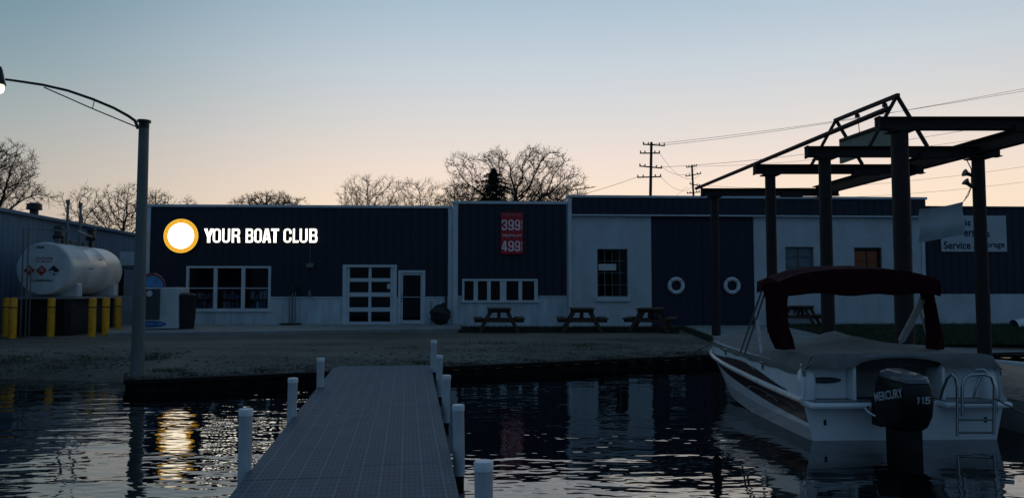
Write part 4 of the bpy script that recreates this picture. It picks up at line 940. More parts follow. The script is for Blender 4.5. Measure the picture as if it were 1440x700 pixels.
# pilings
pil=[(610,478,12.6,.1,'far end right piling of the dock, standing at the shore'),(618,499,11.35,0,'second piling from the shore on the right side of the dock'),(628,527,9.15,0,'third piling from the shore on the right side of the dock'),
     (644.5,568.5,6.55,0,'fourth piling from the shore on the right side of the dock'),(680,647.5,4.15,0,'nearest piling, low in the frame right of the dock'),
     (451,503,10.35,0,'left side piling of the dock closest to the shore'),(412,531,8.05,0,'middle piling on the left side of the dock'),(346,574.5,5.75,0,'nearest piling on the left side of the dock')]
rp=random.Random(4)
for px,py,D,_,lab in pil:
    P=at(px,py,D); z1=P.z; lx,ly=rp.uniform(-.012,.012),rp.uniform(-.015,.015)
    t=thing('dock_piling','white '+lab,'piling',(P.x,P.y,-1.15),0,'white sleeved pilings along the dock')
    b=MB(); b.tube([(P.x+lx*2.6,P.y+ly*2.6,-1.19),(P.x+lx,P.y+ly,.25)],.04,16); b.build('steel_post',M['bulk'],t,smooth=True)
    b=MB(); zb_=.22 if D<12 else .45; b.tube([(P.x+lx,P.y+ly,zb_),(P.x,P.y,z1-.045)],.05,24); b.build('sleeve',M['pvc'],t,smooth=True)
    b=MB(); b.lathe([(.0535,-.05),(.054,-.008),(.048,0),(.01,.003)],24,Matrix.Translation((P.x,P.y,z1))); b.build('piling_cap',M['cap'],t,smooth=True)

# ------------------------------------------------------------------ picnic tables
def picnic(name,label,loc,rz,group):
    t=thing(name,label,'picnic table',loc,rz,group)
    T=Matrix.Translation(loc)@Matrix.Rotation(rz,4,'Z')
    # long axis = local y
    Lt=1.75
    b=MB(T)
    for i in range(5): x=-.35+i*.15+.05; b.box(x-.068,x+.068,-Lt/2,Lt/2,.715,.752)
    b.build('tabletop',M['wood'],t,bevel=.006)
    for s_ in (-1,1):
        b=MB(T)
        for o_ in (0,.14): x=s_*(.58+o_*1.0); b.box(x-.065,x+.065,-Lt/2,Lt/2,.42,.457)
        b.build('bench_seat',M['wood'],t,bevel=.006)
    for y in (-.62,.62):
        for s_ in (-1,1):
            b=MB(T); b.bar((s_*.24,y,.705),(s_*.62,y,.0),.04,.10,up=(0,1,0)) if False else b.bar((s_*.22,y,.71),(s_*.60,y,.0),.10,.04,up=(0,1,0)); b.build('leg',M['wood'],t)
        b=MB(T); b.box(-.76,.76,y+.022,y+.06,.32,.418); b.box(-.34,.34,y+.022,y+.06,.62,.712); b.build('cross_beam',M['wood'],t)
        b=MB(T); b.bar((0,y*.25,.69),(0,y*.93,.37),.09,.04); b.build('brace',M['wood'],t)
    return t
grp='brown wooden picnic tables along the building'
def gx(px,py): p=gnd(px,py); return (p.x,p.y,.5)
p1=picnic('picnic_table','brown picnic table in front of the strip of five windows',gx(701.5,466.5),R(2),grp)
for px,py,rz,lab in ((818,466.5,R(-3),'brown picnic table below the gridded workshop window, middle of the front three'),(915,466.5,R(-16),'brown picnic table turned askew before the left edge of the navy doors'),(1126,459.5,R(-30),'brown picnic table seen under the maroon boat canopy')):
    dup(p1,gx(px,py),rz,lab)

# ------------------------------------------------------------------ boat hoist frame
cols=[(1006,21.5),(1085.5,17.4),(1163,15.2),(1270,12.6)]
def rx(D): return 6.43-.069*(D-12.6)+0  # left row
hz=CAMZ
t=thing('boat_hoist','large rusty steel boat hoist frame of columns and roof beams over the slips','boat hoist',(7.8,15.5,0))
LX=[(px-720)/FPX*D for px,D in cols]; RX=[x+3.12 for x in LX]
def zrel(r): return CAMZ+r
wid=[.25,.255,.26,.30]
for (px,D),xl,xr,w in zip(cols,LX,RX,wid):
    for x in (xl,xr):
        b=MB(); z0=.45 if D>16 else -1.1
        b.lathe([(w/2,z0),(w/2,1.8),(w*.46,1.81),(w*.46,zrel(2.66))],16,Matrix.Translation((x,D,0)))
        b.lathe([(w*.5,zrel(2.661)),(w*.5,zrel(2.70))],4,Matrix.Translation((x,D,0))@Matrix.Rotation(math.pi/4,4,'Z')@Matrix.Diagonal((1.3,1.3,1,1)))
        b.build('column',M['steel'],t,smooth=True)
    b=MB(); b.ibeam((xl-.38,D,zrel(2.806)),(xr+.45,D,zrel(2.806)),.17,.21)
    b.bar((xl-.36,D-.09,zrel(2.8)),(xl-.36,D+.09,zrel(2.8)),.02,.25)
    b.bar((xl+1.9,D-.03,zrel(2.72)),(xl+2.5,D-.03,zrel(2.72)),.14,.12)
    b.build('cross_beam',M['steel'],t)
b=MB(); b.tube([(LX[3]-.38,12.2,zrel(2.965)),(LX[0]-.42,21.9,zrel(2.965))],.045,10); b.build('edge_tube',M['steel'],t,smooth=True)
b=MB(); b.ibeam((RX[3]+.1,11.3,zrel(2.895)),(RX[0],22.,zrel(2.895)),.2,.29,.025); b.build('runner_beam',M['steel'],t)
for (px,D),xl,xr in zip(cols,LX,RX):
    for x in (xl,xr):
        b=MB(); b.box(x-.19,x+.19,D-.16,D+.16,zrel(2.655),zrel(2.68))
        for ox in (-.14,.14): b.lathe([(.02,0),(.02,.035)],6,Matrix.Translation((x+ox,D-.13,zrel(2.68))))
        b.build('cap_plate',M['steel'],t)
# gable frames
pk=[]
for D,xc in ((15.2,7.86),(17.4,7.56)):
    zt=zrel(3.96); zb2=zrel(2.915); pk.append(Vector((xc,D,zt)))
    for s_ in (-1,1):
        b=MB(); b.bar((xc,D,zt),(xc+s_*.59,D,zb2),.06,.06); b.build('gable_leg',M['steel'],t)
b=MB(); b.bar(pk[0]-Vector((0,.06,0)),pk[1]+Vector((0,.06,0)),.075,.075); b.build('ridge_beam',M['steel'],t)
b=MB(); b.bar((7.82,15.3,zrel(3.45)),(7.6,17.3,zrel(3.45)),.05,.05); b.build('sign_bar',M['steel'],t)
for f_ in (.18,.62):
    p=pk[0].lerp(pk[1],f_); b=MB(); b.tube([p,p-Vector((-.04,0,.5))],.008,6); b.lathe([(.02,0),(.05,-.03),(.055,-.09),(.01,-.1)],12,Matrix.Translation(p-Vector((0,0,.04)))); b.build('lamp_drop',M['dark'],t,smooth=True)
# green sign hung in the gable frame
t2=thing('gable_sign','faded green sign board hung inside the steel gable frame','sign',(7.75,16.4,zrel(2.95)))
b=MB(); b.add([(7.87,15.35,zrel(3.0)),(7.60,17.35,zrel(2.93)),(7.60,17.35,zrel(3.50)),(7.87,15.35,zrel(3.50)),(7.93,15.35,zrel(3.0)),(7.66,17.35,zrel(2.93)),(7.66,17.35,zrel(3.50)),(7.93,15.35,zrel(3.50))],[(0,1,2,3),(7,6,5,4),(0,4,5,1),(3,2,6,7),(0,3,7,4),(1,5,6,2)]); gs=b.build('board',M['green_sign'],t2)
# loudspeakers on the right column
hx=(1366-720)/FPX*15.0
for i,(py,dx_) in enumerate(((245,-1),(259,-.5))):
    p=at(1362,py,14.95); lab=['upper horn loudspeaker on the right steel column','lower horn loudspeaker on the right steel column'][i]
    t3=thing('horn_speaker',lab,'loudspeaker',p)
    T=Matrix.Translation(p)@Matrix.Rotation(R(70 if i==0 else 50)*-1,4,'Y')@Matrix.Rotation(0,4,'X')
    b=MB(); b.lathe([(.03,-.10),(.035,-.04),(.04,.02),(.075,.08),(.08,.09)],16,T); b.build('horn',M['dark'],t3,smooth=True)
    b=MB(); b.tube([p+Vector((.0,0,0)),p+Vector((.14,.05,-.0))],.014,6); b.build('bracket',M['dark'],t3)
b=MB(); b.tube([at(1350,222,15),at(1360,226,14.97),at(1366,238,14.97),at(1366,262,14.97),at(1362,274,16),at(1355,283,18)],.010,6); tag(b.build('hanging_cable',M['dark'],smooth=True),'thin cable hanging down past the horn loudspeakers','cable')
# pale banner cloth
D=18.; P=[at(1293,294,D),at(1355,283.5,D),at(1354,330,D),at(1294,341,D)]
b=MB(); nx_,nz_=16,12; vs=[]
for j in range(nz_+1):
    for i in range(nx_+1):
        u,v_=i/nx_,j/nz_; p=P[0].lerp(P[1],u).lerp(P[3].lerp(P[2],u),v_); p=p+Vector((0,.06*math.sin(u*9+v_*2)*(v_*.7+.3)+.04*math.sin(v_*7),-.03*math.sin(u*math.pi)*(1-v_)))
        vs.append(tuple(p))
w_=nx_+1
b.add(vs,[(j*w_+i,j*w_+i+1,(j+1)*w_+i+1,(j+1)*w_+i) for j in range(nz_) for i in range(nx_)])
o=b.build('banner',M['cloth'],smooth=True); tag(o,'pale cloth banner hanging in front of the service board','banner')
b=MB(); b.tube([at(1290,292,D),at(1272,286,D)],.01,6); b.tube([at(1355,283.5,D),at(1366,262,15.1)],.006,5); tag(b.build('banner_rope',M['dark']),'thin rope tying the pale banner to the steel columns','rope')

# ------------------------------------------------------------------ main boat
BO=Vector((4.74,9.2,0)); BR=R(2.2)
TB=Matrix.Translation(BO)@Matrix.Rotation(BR,4,'Z')
bt=thing('motor_boat','white motor boat with maroon canopy, grey canvas cover and black outboard, stern towards the camera','motor boat',BO,BR)
sec=[ # y, keel z, chine hw,z, rub hw,z, sheer hw,z
 (0,-.28,1.13,-.02,1.24,.47,1.19,.86),(1,-.28,1.13,-.02,1.23,.50,1.18,.87),(2.2,-.26,1.09,0,1.20,.55,1.15,.89),(3.2,-.20,1.02,.06,1.17,.60,1.12,.91),(4.0,-.08,.86,.15,1.10,.66,1.05,.935),(4.6,.08,.62,.28,.93,.70,.88,.95),(5.0,.26,.36,.42,.66,.735,.62,.965),(5.25,.45,.14,.55,.34,.76,.32,.975),(5.36,.60,.01,.64,.02,.775,.02,.98)]
def ring(s_,z_off=0):
    y,kz,cw,cz_,rw_,rz_,sw,sz=s_
    m1=(cw*.35+rw_*.65, cz_*.35+rz_*.65)
    return [(-sw,y,sz),(-rw_,y,rz_+.02),(-rw_+.03,y,rz_-.02),(-m1[0]+.01,y,m1[1]),(-cw,y,cz_),(0,y,kz),(cw,y,cz_),(m1[0]-.01,y,m1[1]),(rw_-.03,y,rz_-.02),(rw_,y,rz_+.02),(sw,y,sz)]
def interp(sec,k=4):
    out=[]
    for a,c in zip(sec[:-1],sec[1:]):
        for i in range(k): out.append(tuple(a[j]+(c[j]-a[j])*i/k for j in range(8)))
    out.append(sec[-1]); return out
def smooth_sec(sec,k=5):
    # catmull-rom in y
    out=[]; n=len(sec)
    for i in range(n-1):
        p0,p1,p2,p3=sec[max(i-1,0)],sec[i],sec[i+1],sec[min(i+2,n-1)]
        for q in range(k):
            u=q/k; out.append(tuple(.5*((2*p1[j])+(-p0[j]+p2[j])*u+(2*p0[j]-5*p1[j]+4*p2[j]-p3[j])*u*u+(-p0[j]+3*p1[j]-3*p2[j]+p3[j])*u**3) for j in range(8)))
    out.append(sec[-1]); return out
SS=smooth_sec(sec)
b=MB(TB); vs=[]; 
for s_ in SS: vs+=ring(s_)
n=11; fs=[(i*n+j,(i+1)*n+j,(i+1)*n+j+1,i*n+j+1) for i in range(len(SS)-1) for j in range(n-1)]
b.add(vs,fs)
# transom with outboard notch (below rub)
z=.47
b.add([(-1.24,0,.47),(-1.13,0,-.02),(0,0,-.28),(1.13,0,-.02),(1.24,0,.47)],[(0,1,2,3,4)])
hl=b.build('hull',M['hull'],bt,smooth=True)
# transom upper panels, recessed
each('transom_panel',M['hull'],bt,TB,[(-1.19,-.622,.16,.20,.474,.90),(.522,1.19,.16,.20,.474,.90)],bevel=.01)
each('well_side',M['hull'],bt,TB,[(-.62,-.58,.0,.6,.474,.88),(.48,.52,.0,.6,.474,.88)],bevel=.01)
b=MB(TB); b.box(-.58,.48,.34,.38,.30,.88); b.build('motor_well',M['canvas'],bt)
b=MB(TB); b.box(-.60,.50,.02,.34,.44,.468); b.build('well_ledge',M['dark'],bt)
# swim platforms
for x0,x1 in ((-1.22,-.36),(.40,1.22)):
    b=MB(TB); b.box(x0,x1,-.20,.155,.40,.47); b.build('swim_platform',M['hull'],bt,bevel=.03)
    b=MB(TB); b.box(x0+.05,x1-.05,-.13,.10,.4705,.478); b.build('platform_mat',M['engine_grey'],bt)
# corner fairings
for x in (-1.14,1.14): b=MB(TB); b.lathe([(.10,.474),(.115,.6),(.10,.80),(.05,.86)],14,Matrix.Translation((x,.13,0))); b.build('stern_fairing',M['hull'],bt,smooth=True)
# rub rail
for s_ in (-1,1):
    pts=[(s_*(q[4]+.012),q[0],q[5]+.005) for q in SS]; b=MB(TB); b.tube(pts,.028,8); b.build('rub_rail',M['alu'],bt,smooth=True)
def side_pt(y,f,s_=-1,off=.004):
    """point on hull side at station y; f 0=chine 1=rub 2=sheer"""
    for a,c in zip(SS[:-1],SS[1:]):
        if a[0]<=y<=c[0]+1e-9:
            u=(y-a[0])/(c[0]-a[0]); q=[a[j]+(c[j]-a[j])*u for j in range(8)]; break
    if f<=1:
        m1=(q[2]*.35+q[4]*.65-.01,q[3]*.35+q[5]*.65); P0=(q[2],q[3]); P1=m1; P2=(q[4]-.03,q[5]-.02)
        if f<.65: w=f/.65; x,z=P0[0]+(P1[0]-P0[0])*w,P0[1]+(P1[1]-P0[1])*w
        else: w=(f-.65)/.35; x,z=P1[0]+(P2[0]-P1[0])*w,P1[1]+(P2[1]-P1[1])*w
    else:
        w=f-1; x=q[4]+(q[6]-q[4])*w; z=q[5]+.02+(q[7]-q[5]-.02)*w
    return (s_*(x+off),y,z)
def decal(name,m,top,bot,y0,y1,s_,n=28,off=.005):
    b=MB(TB); vs=[]
    for i in range(n+1):
        y=y0+(y1-y0)*i/n; u=i/n
        fa,fb=top(u),bot(u)
        for k in range(4): vs.append(side_pt(y,fb+(fa-fb)*k/3,s_,off))
    fs=[(i*4+k,(i+1)*4+k,(i+1)*4+k+1,i*4+k+1) for i in range(n) for k in range(3)]
    b.add(vs,fs); return b.build(name,m,bt)
for s_ in (-1,1):
    # swoosh above the rail: thick amidships tapering to both ends
    decal('upper_stripe',M['stripe'],lambda u:1.12+.50*math.sin(math.pi*min(1,u*1.15))**1.5*(1 if u<.87 else .8)*.75,lambda u:1.08+.02*u,.5,4.7,s_)
    decal('lower_stripe',M['stripe'],lambda u:.93,lambda u:.93-.42*(1-u)**.6*1.0-.04,.02,3.9,s_)
    decal('bottom_paint',M['hull2'],lambda u:.36,lambda u:.03,.02,4.2,s_)
    # pale curls over the stripes
    for yc,fc,ry,rf in ((1.5,.66,.62,.16),(2.45,1.30,.75,.24),(.8,.70,.5,.12)):
        b=MB(TB); vs=[]; n=26
        for i in range(n+1):
            a=math.pi*(.0+.95*i/n)
            for r in (1,.93):
                y=yc+ry*math.cos(a)*r; f=fc+rf*math.sin(a)*r*1.0
                vs.append(side_pt(max(.03,y),max(.05,f),s_,.011))
        b.add(vs,[(2*i,2*i+2,2*i+3,2*i+1) for i in range(n)]); b.build('curl_line',M['hull2'],bt)
# cleats
for y in (3.15,1.4):
    b=MB(TB); p=side_pt(y,1.75,-1,.02); b.bar((p[0],y-.08,p[2]),(p[0],y+.08,p[2]),.025,.03); b.bar((p[0]+.01,y-.03,p[2]-.05),(p[0]+.01,y+.03,p[2]-.05),.03,.08); b.build('cleat',M['chrome'],bt,bevel=.005)
# emblem on the port transom panel
T=TB@panel_T(Vector((-.90,.152,.70)))
b=MB(); b.disc(1,36,T@Matrix.Diagonal((.225,.042,1,1))); em=b.build('oval_emblem',M['ink'],bt)
b=MB(); b.disc(1,36,T@Matrix.Translation((0,0,.003))@Matrix.Diagonal((.225,.042,1,1)),.9); b.build('emblem_rim',M['decal'],em)
b=MB()
for i_ in range(10): b.box(-.165+.034*i_,-.165+.034*i_+.022,-.012,.012,.003,.005,T)
b.build('lettering_marks',M['engine_grey'],em)
# drain / small fittings on the transom
for x,z in ((-.98,.22),(1.0,.24)):
    b=MB(TB); b.box(x-.014,x+.014,-.012,-.001,z-.035,z+.03); b.build('transom_fitting',M['dark'],bt)
# canvas cover
b=MB(TB); nx_,ny_=25,46; vs=[]
def sheer(y):
    y=max(0,min(5.36,y))
    for a,c in zip(SS[:-1],SS[1:]):
        if a[0]<=y<=c[0]+1e-9: u=(y-a[0])/(c[0]-a[0]); return a[6]+(c[6]-a[6])*u, a[7]+(c[7]-a[7])*u
    return SS[-1][6],SS[-1][7]
for j in range(ny_+1):
    y=.02+5.30*j/ny_; sw,sz=sheer(y)
    for i in range(nx_+1):
        q=-1+2*i/nx_; e=abs(q); x=q*(sw+.02)
        # shoulder: rises fast from the sheer, stern block is higher
        hs=.20 if y<1.2 else (.20-.10*min(1,(y-1.2)/.6))
        if y>1.8: hs=.10-.055*min(1,(y-1.8)/.8)
        prof=(1-e**(26 if y<1.2 else 9))*hs
        rear=1.0
        pkh=.255*math.exp(-abs((y-1.9)/.8)**1.6)*math.exp(-abs(q-.02)**1.35/.26)
        bowp=.03*math.exp(-((y-4.0)/.6)**2)*math.exp(-(q/.5)**2)
        z=sz-.03+prof+pkh+bowp+.008*mn.noise(Vector((x*4,y*3,0)))+.006*math.sin(y*11+q*3)*(1-e)
        vs.append((x,y,z))
w_=nx_+1
fs=[(j*w_+i,j*w_+i+1,(j+1)*w_+i+1,(j+1)*w_+i) for j in range(ny_) for i in range(nx_)]
b.add(vs,fs)
# stern drop and side skirts of the cover
k0=len(b.v)
vs2=[]; 
for i in range(nx_+1):
    x,y,z=vs[i]; zl=.86 if not (-.62<x<.52) else .86+.125*math.sqrt(max(0,1-((x+.05)/.58)**2))
    vs2+=[(x,.0,z),(x*1.0,-.03,(z+zl)/2),(x,-.025,zl)]
b.add(vs2,[(3*i+k,3*i+3+k,3*i+4+k,3*i+1+k) for i in range(nx_) for k in range(2)])
for s_ in (-1,1):
    vs3=[]
    for j in range(ny_+1):
        y=.0+5.3*j/ny_; sw,sz=sheer(y); vs3+=[(s_*(sw+.021),y,sz-.028),(s_*(sw+.03),y,sz-.06),(s_*(sw+.026),y,sz-.10+.01*math.sin(y*9))]
    b.add(vs3,[(3*j+k,3*j+3+k,3*j+4+k,3*j+1+k) for j in range(ny_) for k in range(2)])
b.build('canvas_cover',M['canvas'],bt,smooth=True)
b=MB(TB); b.box(-.60,.50,.06,.10,.86,.99); b.build('opening_shade_panel',M['poly'],bt)  # black panel stands in for the shade inside the cover cutout

# canopy
def bl(px,py,D): return TB.inverted()@at(px,py,D)
b=MB(); nx_,ny_=28,8; vs=[]
Dr,Df=9.55,10.55
for j in range(ny_+1):
    D=Dr+(Df-Dr)*j/ny_; u=j/ny_
    XLc=3.40+.02*u; XRc=5.42-.10*u
    for i in range(nx_+1):
        q=-1+2*i/nx_; x=(XLc+XRc)/2+(XRc-XLc)/2*q
        zc=1.92+.15*(1-abs(q)**3.0)+.035*math.sin(math.pi*u)-.02*math.sin(2*math.pi*u*1.5)+.008*mn.noise(Vector((x*5,D*4,1)))
        vs.append((x,D,zc))
w_=nx_+1
b.add(vs,[(j*w_+i,j*w_+i+1,(j+1)*w_+i+1,(j+1)*w_+i) for j in range(ny_) for i in range(nx_)])
# valances front and rear, sides
def strip(pts,drop):
    n=len(pts); vv=[]
    for k,(x,y,z) in enumerate(pts):
        d=drop(k/(n-1)); 
        vv+=[(x,y,z),(x,y-.02,z-d*.35),(x,y-.012+.015*math.sin(k*1.7),z-d*.7),(x,y,z-d)]
    b.add(vv,[(4*k+m_,4*k+4+m_,4*k+5+m_,4*k+1+m_) for k in range(n-1) for m_ in range(3)])
rear=vs[:w_]; frt=vs[-w_:]
strip(rear,lambda u:max(.05,(.335-.14*abs(2*u-1)**2+ .012*math.sin(u*19))))
strip(frt,lambda u:.16); strip([vs[j*w_] for j in range(ny_+1)],lambda u:.14); strip([vs[j*w_+nx_] for j in range(ny_+1)],lambda u:.14)
cn_=b.build('canopy',M['maroon'],bt,smooth=True)
def curtain(pts,D):
    b=MB(); vv=[]; n=len(pts)
    for k,(xa,xb,py) in enumerate(pts):
        for i in range(7):
            u=i/6; p=at(xa+(xb-xa)*u,py,D); vv.append((p.x,p.y+.035*math.sin(u*7+k*.5)*1.0-.05*math.sin(math.pi*u),p.z))
    b.add(vv,[(k*7+i,k*7+i+1,(k+1)*7+i+1,(k+1)*7+i) for k in range(n-1) for i in range(6)])
    off=len(vv)
    b.add([(x,y+.10,z) for x,y,z in vv],[(k*7+i,(k+1)*7+i,(k+1)*7+i+1,k*7+i+1) for k in range(n-1) for i in range(6)])
    m=b.build('side_curtain',M['maroon'],bt,smooth=True)
curtain([(1076,1116,398),(1077,1113,408),(1081,1109,420),(1082,1108,440),(1083,1110,460),(1087,1115,475),(1094,1118,491)],9.65)
curtain([(1285,1312,398),(1300,1313,412),(1306,1317,430),(1308,1323,450),(1310,1327,470),(1309,1328,491)],9.65)
def pole(a,c,r,m=M['alu'],name='canopy_pole'):
    b=MB(); b.tube([a,c],r,10); b.build(name,m,bt,smooth=True)
pole(at(1074,401,10.45),at(1041,496,11.3),.014,M['chrome']); pole(at(1079,402,10.3),at(1047,498,11.1),.014,M['chrome'])
pole(at(1064,442,10.7),at(1071,497,10.5),.018)
pole(at(1299,420,9.75),at(1268,478,10.4),.045,M['alu']); pole(at(1294,436,9.8),at(1311,491,9.9),.022)
pole(at(1268,476,10.4),at(1264,489,10.5),.02)
# stern ladder and rails
def lad(pts,D=8.92,r=.016):
    b=MB(); b.tube([at(x,y,D+dd) for x,y,dd in pts],r,10); b.build('ladder_rail',M['chrome'],bt,smooth=True)
lad([(1322,562,.15),(1326,547,.1),(1332,532,.05),(1339,526,0),(1344,532,0),(1346,545,0),(1346,580,0),(1346,613,0)])
lad([(1353,584,0),(1353,545,0),(1356,532,0),(1364,527,0),(1384,526,0),(1394,530,0),(1398,542,0),(1398,575,0),(1397,611,0)],r=.018)
lad([(1372,520,.2),(1383,519,.15),(1395,530,.12),(1400,545,.1),(1401,580,.1)],r=.016)
lad([(1380,528,.1),(1372,545,.1),(1369,560,.12)],r=.014)
for py in (566,590,608):
    b=MB(); b.tube([at(1347,py,8.92),at(1397,py,8.92)],.012,8); b.build('ladder_step',M['galv'],bt,smooth=True)

# outboard
om=thing('outboard_motor','black outboard engine with silver 115 numerals on the boat stern','outboard motor',(0,0,0))
om.parent=None
MC=at(1273,560,8.62); om.location=(MC.x,MC.y,-.4); om.rotation_euler=(0,0,R(9))
TO=Matrix.Translation((MC.x,MC.y,0))@Matrix.Rotation(R(9),4,'Z')
zc0,zc1=1.8-(600-408)/FPX*8.62, 1.8-(524-408)/FPX*8.62
prof=[(.0,.20,.16),(.06,.245,.19),(.25,.30,.205),(.55,.315,.21),(.78,.30,.20),(.92,.25,.175),(1.0,.12,.10)]  # (t, half length, half width)
b=MB(TO); n=28; vs=[]
for tt,hl_,hw_ in prof:
    z=zc0+(zc1-zc0)*tt
    for k in range(n):
        a=2*math.pi*k/n; c_,s2=math.cos(a),math.sin(a); e=.42
        x=hw_*math.copysign(abs(c_)**e,c_); y=hl_*math.copysign(abs(s2)**e,s2)+.02
        y-=.05*(1-tt)*(1 if s2<0 else 0)*-1
        vs.append((x,y,z+ (.04*(y/.3) if tt>.9 else 0)))
b.add(vs,[(i*n+k,i*n+(k+1)%n,(i+1)*n+(k+1)%n,(i+1)*n+k) for i in range(len(prof)-1) for k in range(n)]+[tuple(range(n))[::-1],tuple(range((len(prof)-1)*n,len(prof)*n))])
cw=b.build('cowling',M['engine'],om,smooth=True)
b=MB(TO); vs=[]
for z,g_ in ((zc1-.055,1.02),(zc1-.012,.96),(zc1+.012,.72)):
    for k in range(n):
        a=2*math.pi*k/n; c_,s2=math.cos(a),math.sin(a); e=.5
        vs.append((.185*g_*math.copysign(abs(c_)**e,c_), .255*g_*math.copysign(abs(s2)**e,s2)+.02, z+.03*s2))
b.add(vs,[(i*n+k,i*n+(k+1)%n,(i+1)*n+(k+1)%n,(i+1)*n+k) for i in range(2) for k in range(n)]+[tuple(range(2*n,3*n))]); b.build('cowl_top',M['engine_grey'],cw,smooth=True)
b=MB(TO); b.box(-.12,.12,-.12,.20,zc0-.25,zc0+.01); b.box(-.06,.06,-.10,.16,zc0-.75,zc0-.249); b.box(-.14,.14,-.30,.16,-.30,-.27); b.build('midsection',M['engine'],om,bevel=.03)
b=MB(TO); b.box(-.012,.012,-.10,.14,-.62,-.301); b.lathe([(.02,-.12),(.06,0),(.06,.2),(.02,.32)],14,Matrix.Translation((0,.1,-.5))@Matrix.Rotation(math.pi/2,4,'X')); b.build('gearcase',M['engine'],om,smooth=True)
b=MB(TO)
for k in range(3):
    b.add([(0,-.24,-.5),(.05,-.24,-.5),(.09,-.26,-.36),(.0,-.22,-.35),(-.04,-.22,-.42)],[(0,1,2,3,4)],Matrix.Translation((0,0,-.5))@Matrix.Rotation(k*2.094,4,'Y')@Matrix.Translation((0,0,.5)))
b.build('propeller',M['engine'],om)
b=MB(TO); b.box(-.16,.16,.22,.40,.22,.52); b.build('clamp_bracket',M['engine'],om,bevel=.02)
b=MB(); b.tube([at(1232,585,8.8),at(1222,580,8.9),at(1217,574,8.95),at(1222,571,9.0)],.014,8); b.build('steering_arm',M['chrome'],om,smooth=True)
# lettering: port face (local -x) and rear face (local -y)
Tport=TO@Matrix.Translation((-.2135,.0,zc0+(zc1-zc0)*.62))@Matrix.Rotation(-math.pi/2,4,'Z')@Matrix.Rotation(math.pi/2,4,'X')@Matrix.Rotation(R(13),4,'Z')
b=MB(); text_mb(b,'MERCURY',.50,.10,Tport,weight=.02); b.build('lettering',M['decal'],cw)
Trear=TO@Matrix.Translation((.0,-.2985,zc0+(zc1-zc0)*.58))@Matrix.Rotation(math.pi/2,4,'X')
b=MB(); 
sh=Matrix.Identity(4); sh[0][1]=.18; T1=Trear@sh
for g_,x,w_ in (('1',-.068,.038),('1',-.012,.038),('5',.052,.062)): block_mb(b,g_,w_,.078,T1@Matrix.Translation((x,0,0))); b.build('lettering',M['decal'],cw)

for o_ in (bt,om):   # the whole boat is 5 m long and 2.3 m wide and floats at the water level
    o_.scale=(.917,)*3; o_.location=(o_.location.x*.917,o_.location.y*.917,o_.location.z*.917+WL)
pb=at(1003,480,12.3); b=MB(); q_=Vector((3.2,edge_y(3.2)+.3,GH(3.2,edge_y(3.2)+.3)+.03)); pts=[]
for i_ in range(13): u=i_/12; p=pb.lerp(q_,u); p.z-=.25*4*u*(1-u)*.5; pts.append(p)
b.tube(pts,.011,6); tag(b.build('bow_line',M['galv'],smooth=True),'slack bow line from the motor boat to the bulkhead','rope')
# second boat under the hoist, dark cover, pale hull
BO2=Vector((7.55,8.9,0)); TB2=Matrix.Translation(BO2)@Matrix.Rotation(R(6),4,'Z')
b2=thing('covered_boat','pale boat hull with a dark cover at the right edge beside the ladder','boat',BO2,R(6))
b=MB(TB2); vs=[]
sec2=[(-.3,-.2,1.0,0,1.18,.42),(1.5,-.2,1.0,0,1.18,.44),(3.0,-.15,.85,.05,1.05,.50),(3.9,0,.45,.2,.65,.56),(4.3,.3,.02,.4,.03,.6)]
for y,kz,cw_,cz_,sw,sz in sec2: vs+=[(-sw,y,sz),(-cw_,y,cz_),(0,y,kz),(cw_,y,cz_),(sw,y,sz)]
b.add(vs,[(i*5+j,(i+1)*5+j,(i+1)*5+j+1,i*5+j+1) for i in range(4) for j in range(4)]+[(0,1,2,3,4)]); b.build('hull',M['hull2'],b2,smooth=True)
b=MB(TB2); vs=[]
for y,kz,cw_,cz_,sw,sz in sec2: vs+=[(-sw*1.01,y,sz+.005),(-sw*.75,y,sz+.10),(0,y,sz+.16),(sw*.75,y,sz+.10),(sw*1.01,y,sz+.005)]
b.add(vs,[(i*5+j,i*5+j+1,(i+1)*5+j+1,(i+1)*5+j) for i in range(4) for j in range(4)]); b.build('cover',M['poly'],b2,smooth=True)
b2.location=(b2.location.x*.917,b2.location.y*.917,WL); b2.scale=(.917,)*3
b=MB(); b.tube([at(1399,560,8.1),at(1412,567,7.9),at(1442,582,7.5)],.008,6); tag(b.build('mooring_rope',M['dark'],smooth=True),'thin mooring rope leading right from the boat ladder','rope')
# white mast-like pole lying on the bank and pale walkway pieces
b=MB(); b.tube([gnd(1368,508,.62),gnd(1470,518,.62)],.07,14); o=b.build('fender_pipe',M['hull2'],smooth=True); tag(o,'long pale round pipe lying across the slip behind the stern ladder','pipe')
P0=gnd(1462,461)
t=thing('covered_dinghy','small pale upturned dinghy on the grass at the right edge','dinghy',P0)
b=MB(); vs=[]
for i in range(9):
    u=i/8; hw=.45*math.sin(math.pi*(.15+.85*u))**.6 if u<1 else .02; 
    for j in range(9):
        a=math.pi*j/8; vs.append((P0.x-.9+1.9*u,P0.y-hw*math.cos(a),.52+.36*math.sin(a)*(.35+.65*hw/.45)))
b.add(vs,[(i*9+j,(i+1)*9+j,(i+1)*9+j+1,i*9+j+1) for i in range(8) for j in range(8)]); b.build('hull',M['hull'],t,smooth=True)
b=MB(); b.tube([(P0.x-.9,P0.y,.55),(P0.x-.3,P0.y,.90),(P0.x+.4,P0.y,.92),(P0.x+1,P0.y,.6)],.02,8); b.build('keel_strip',M['dark'],t)

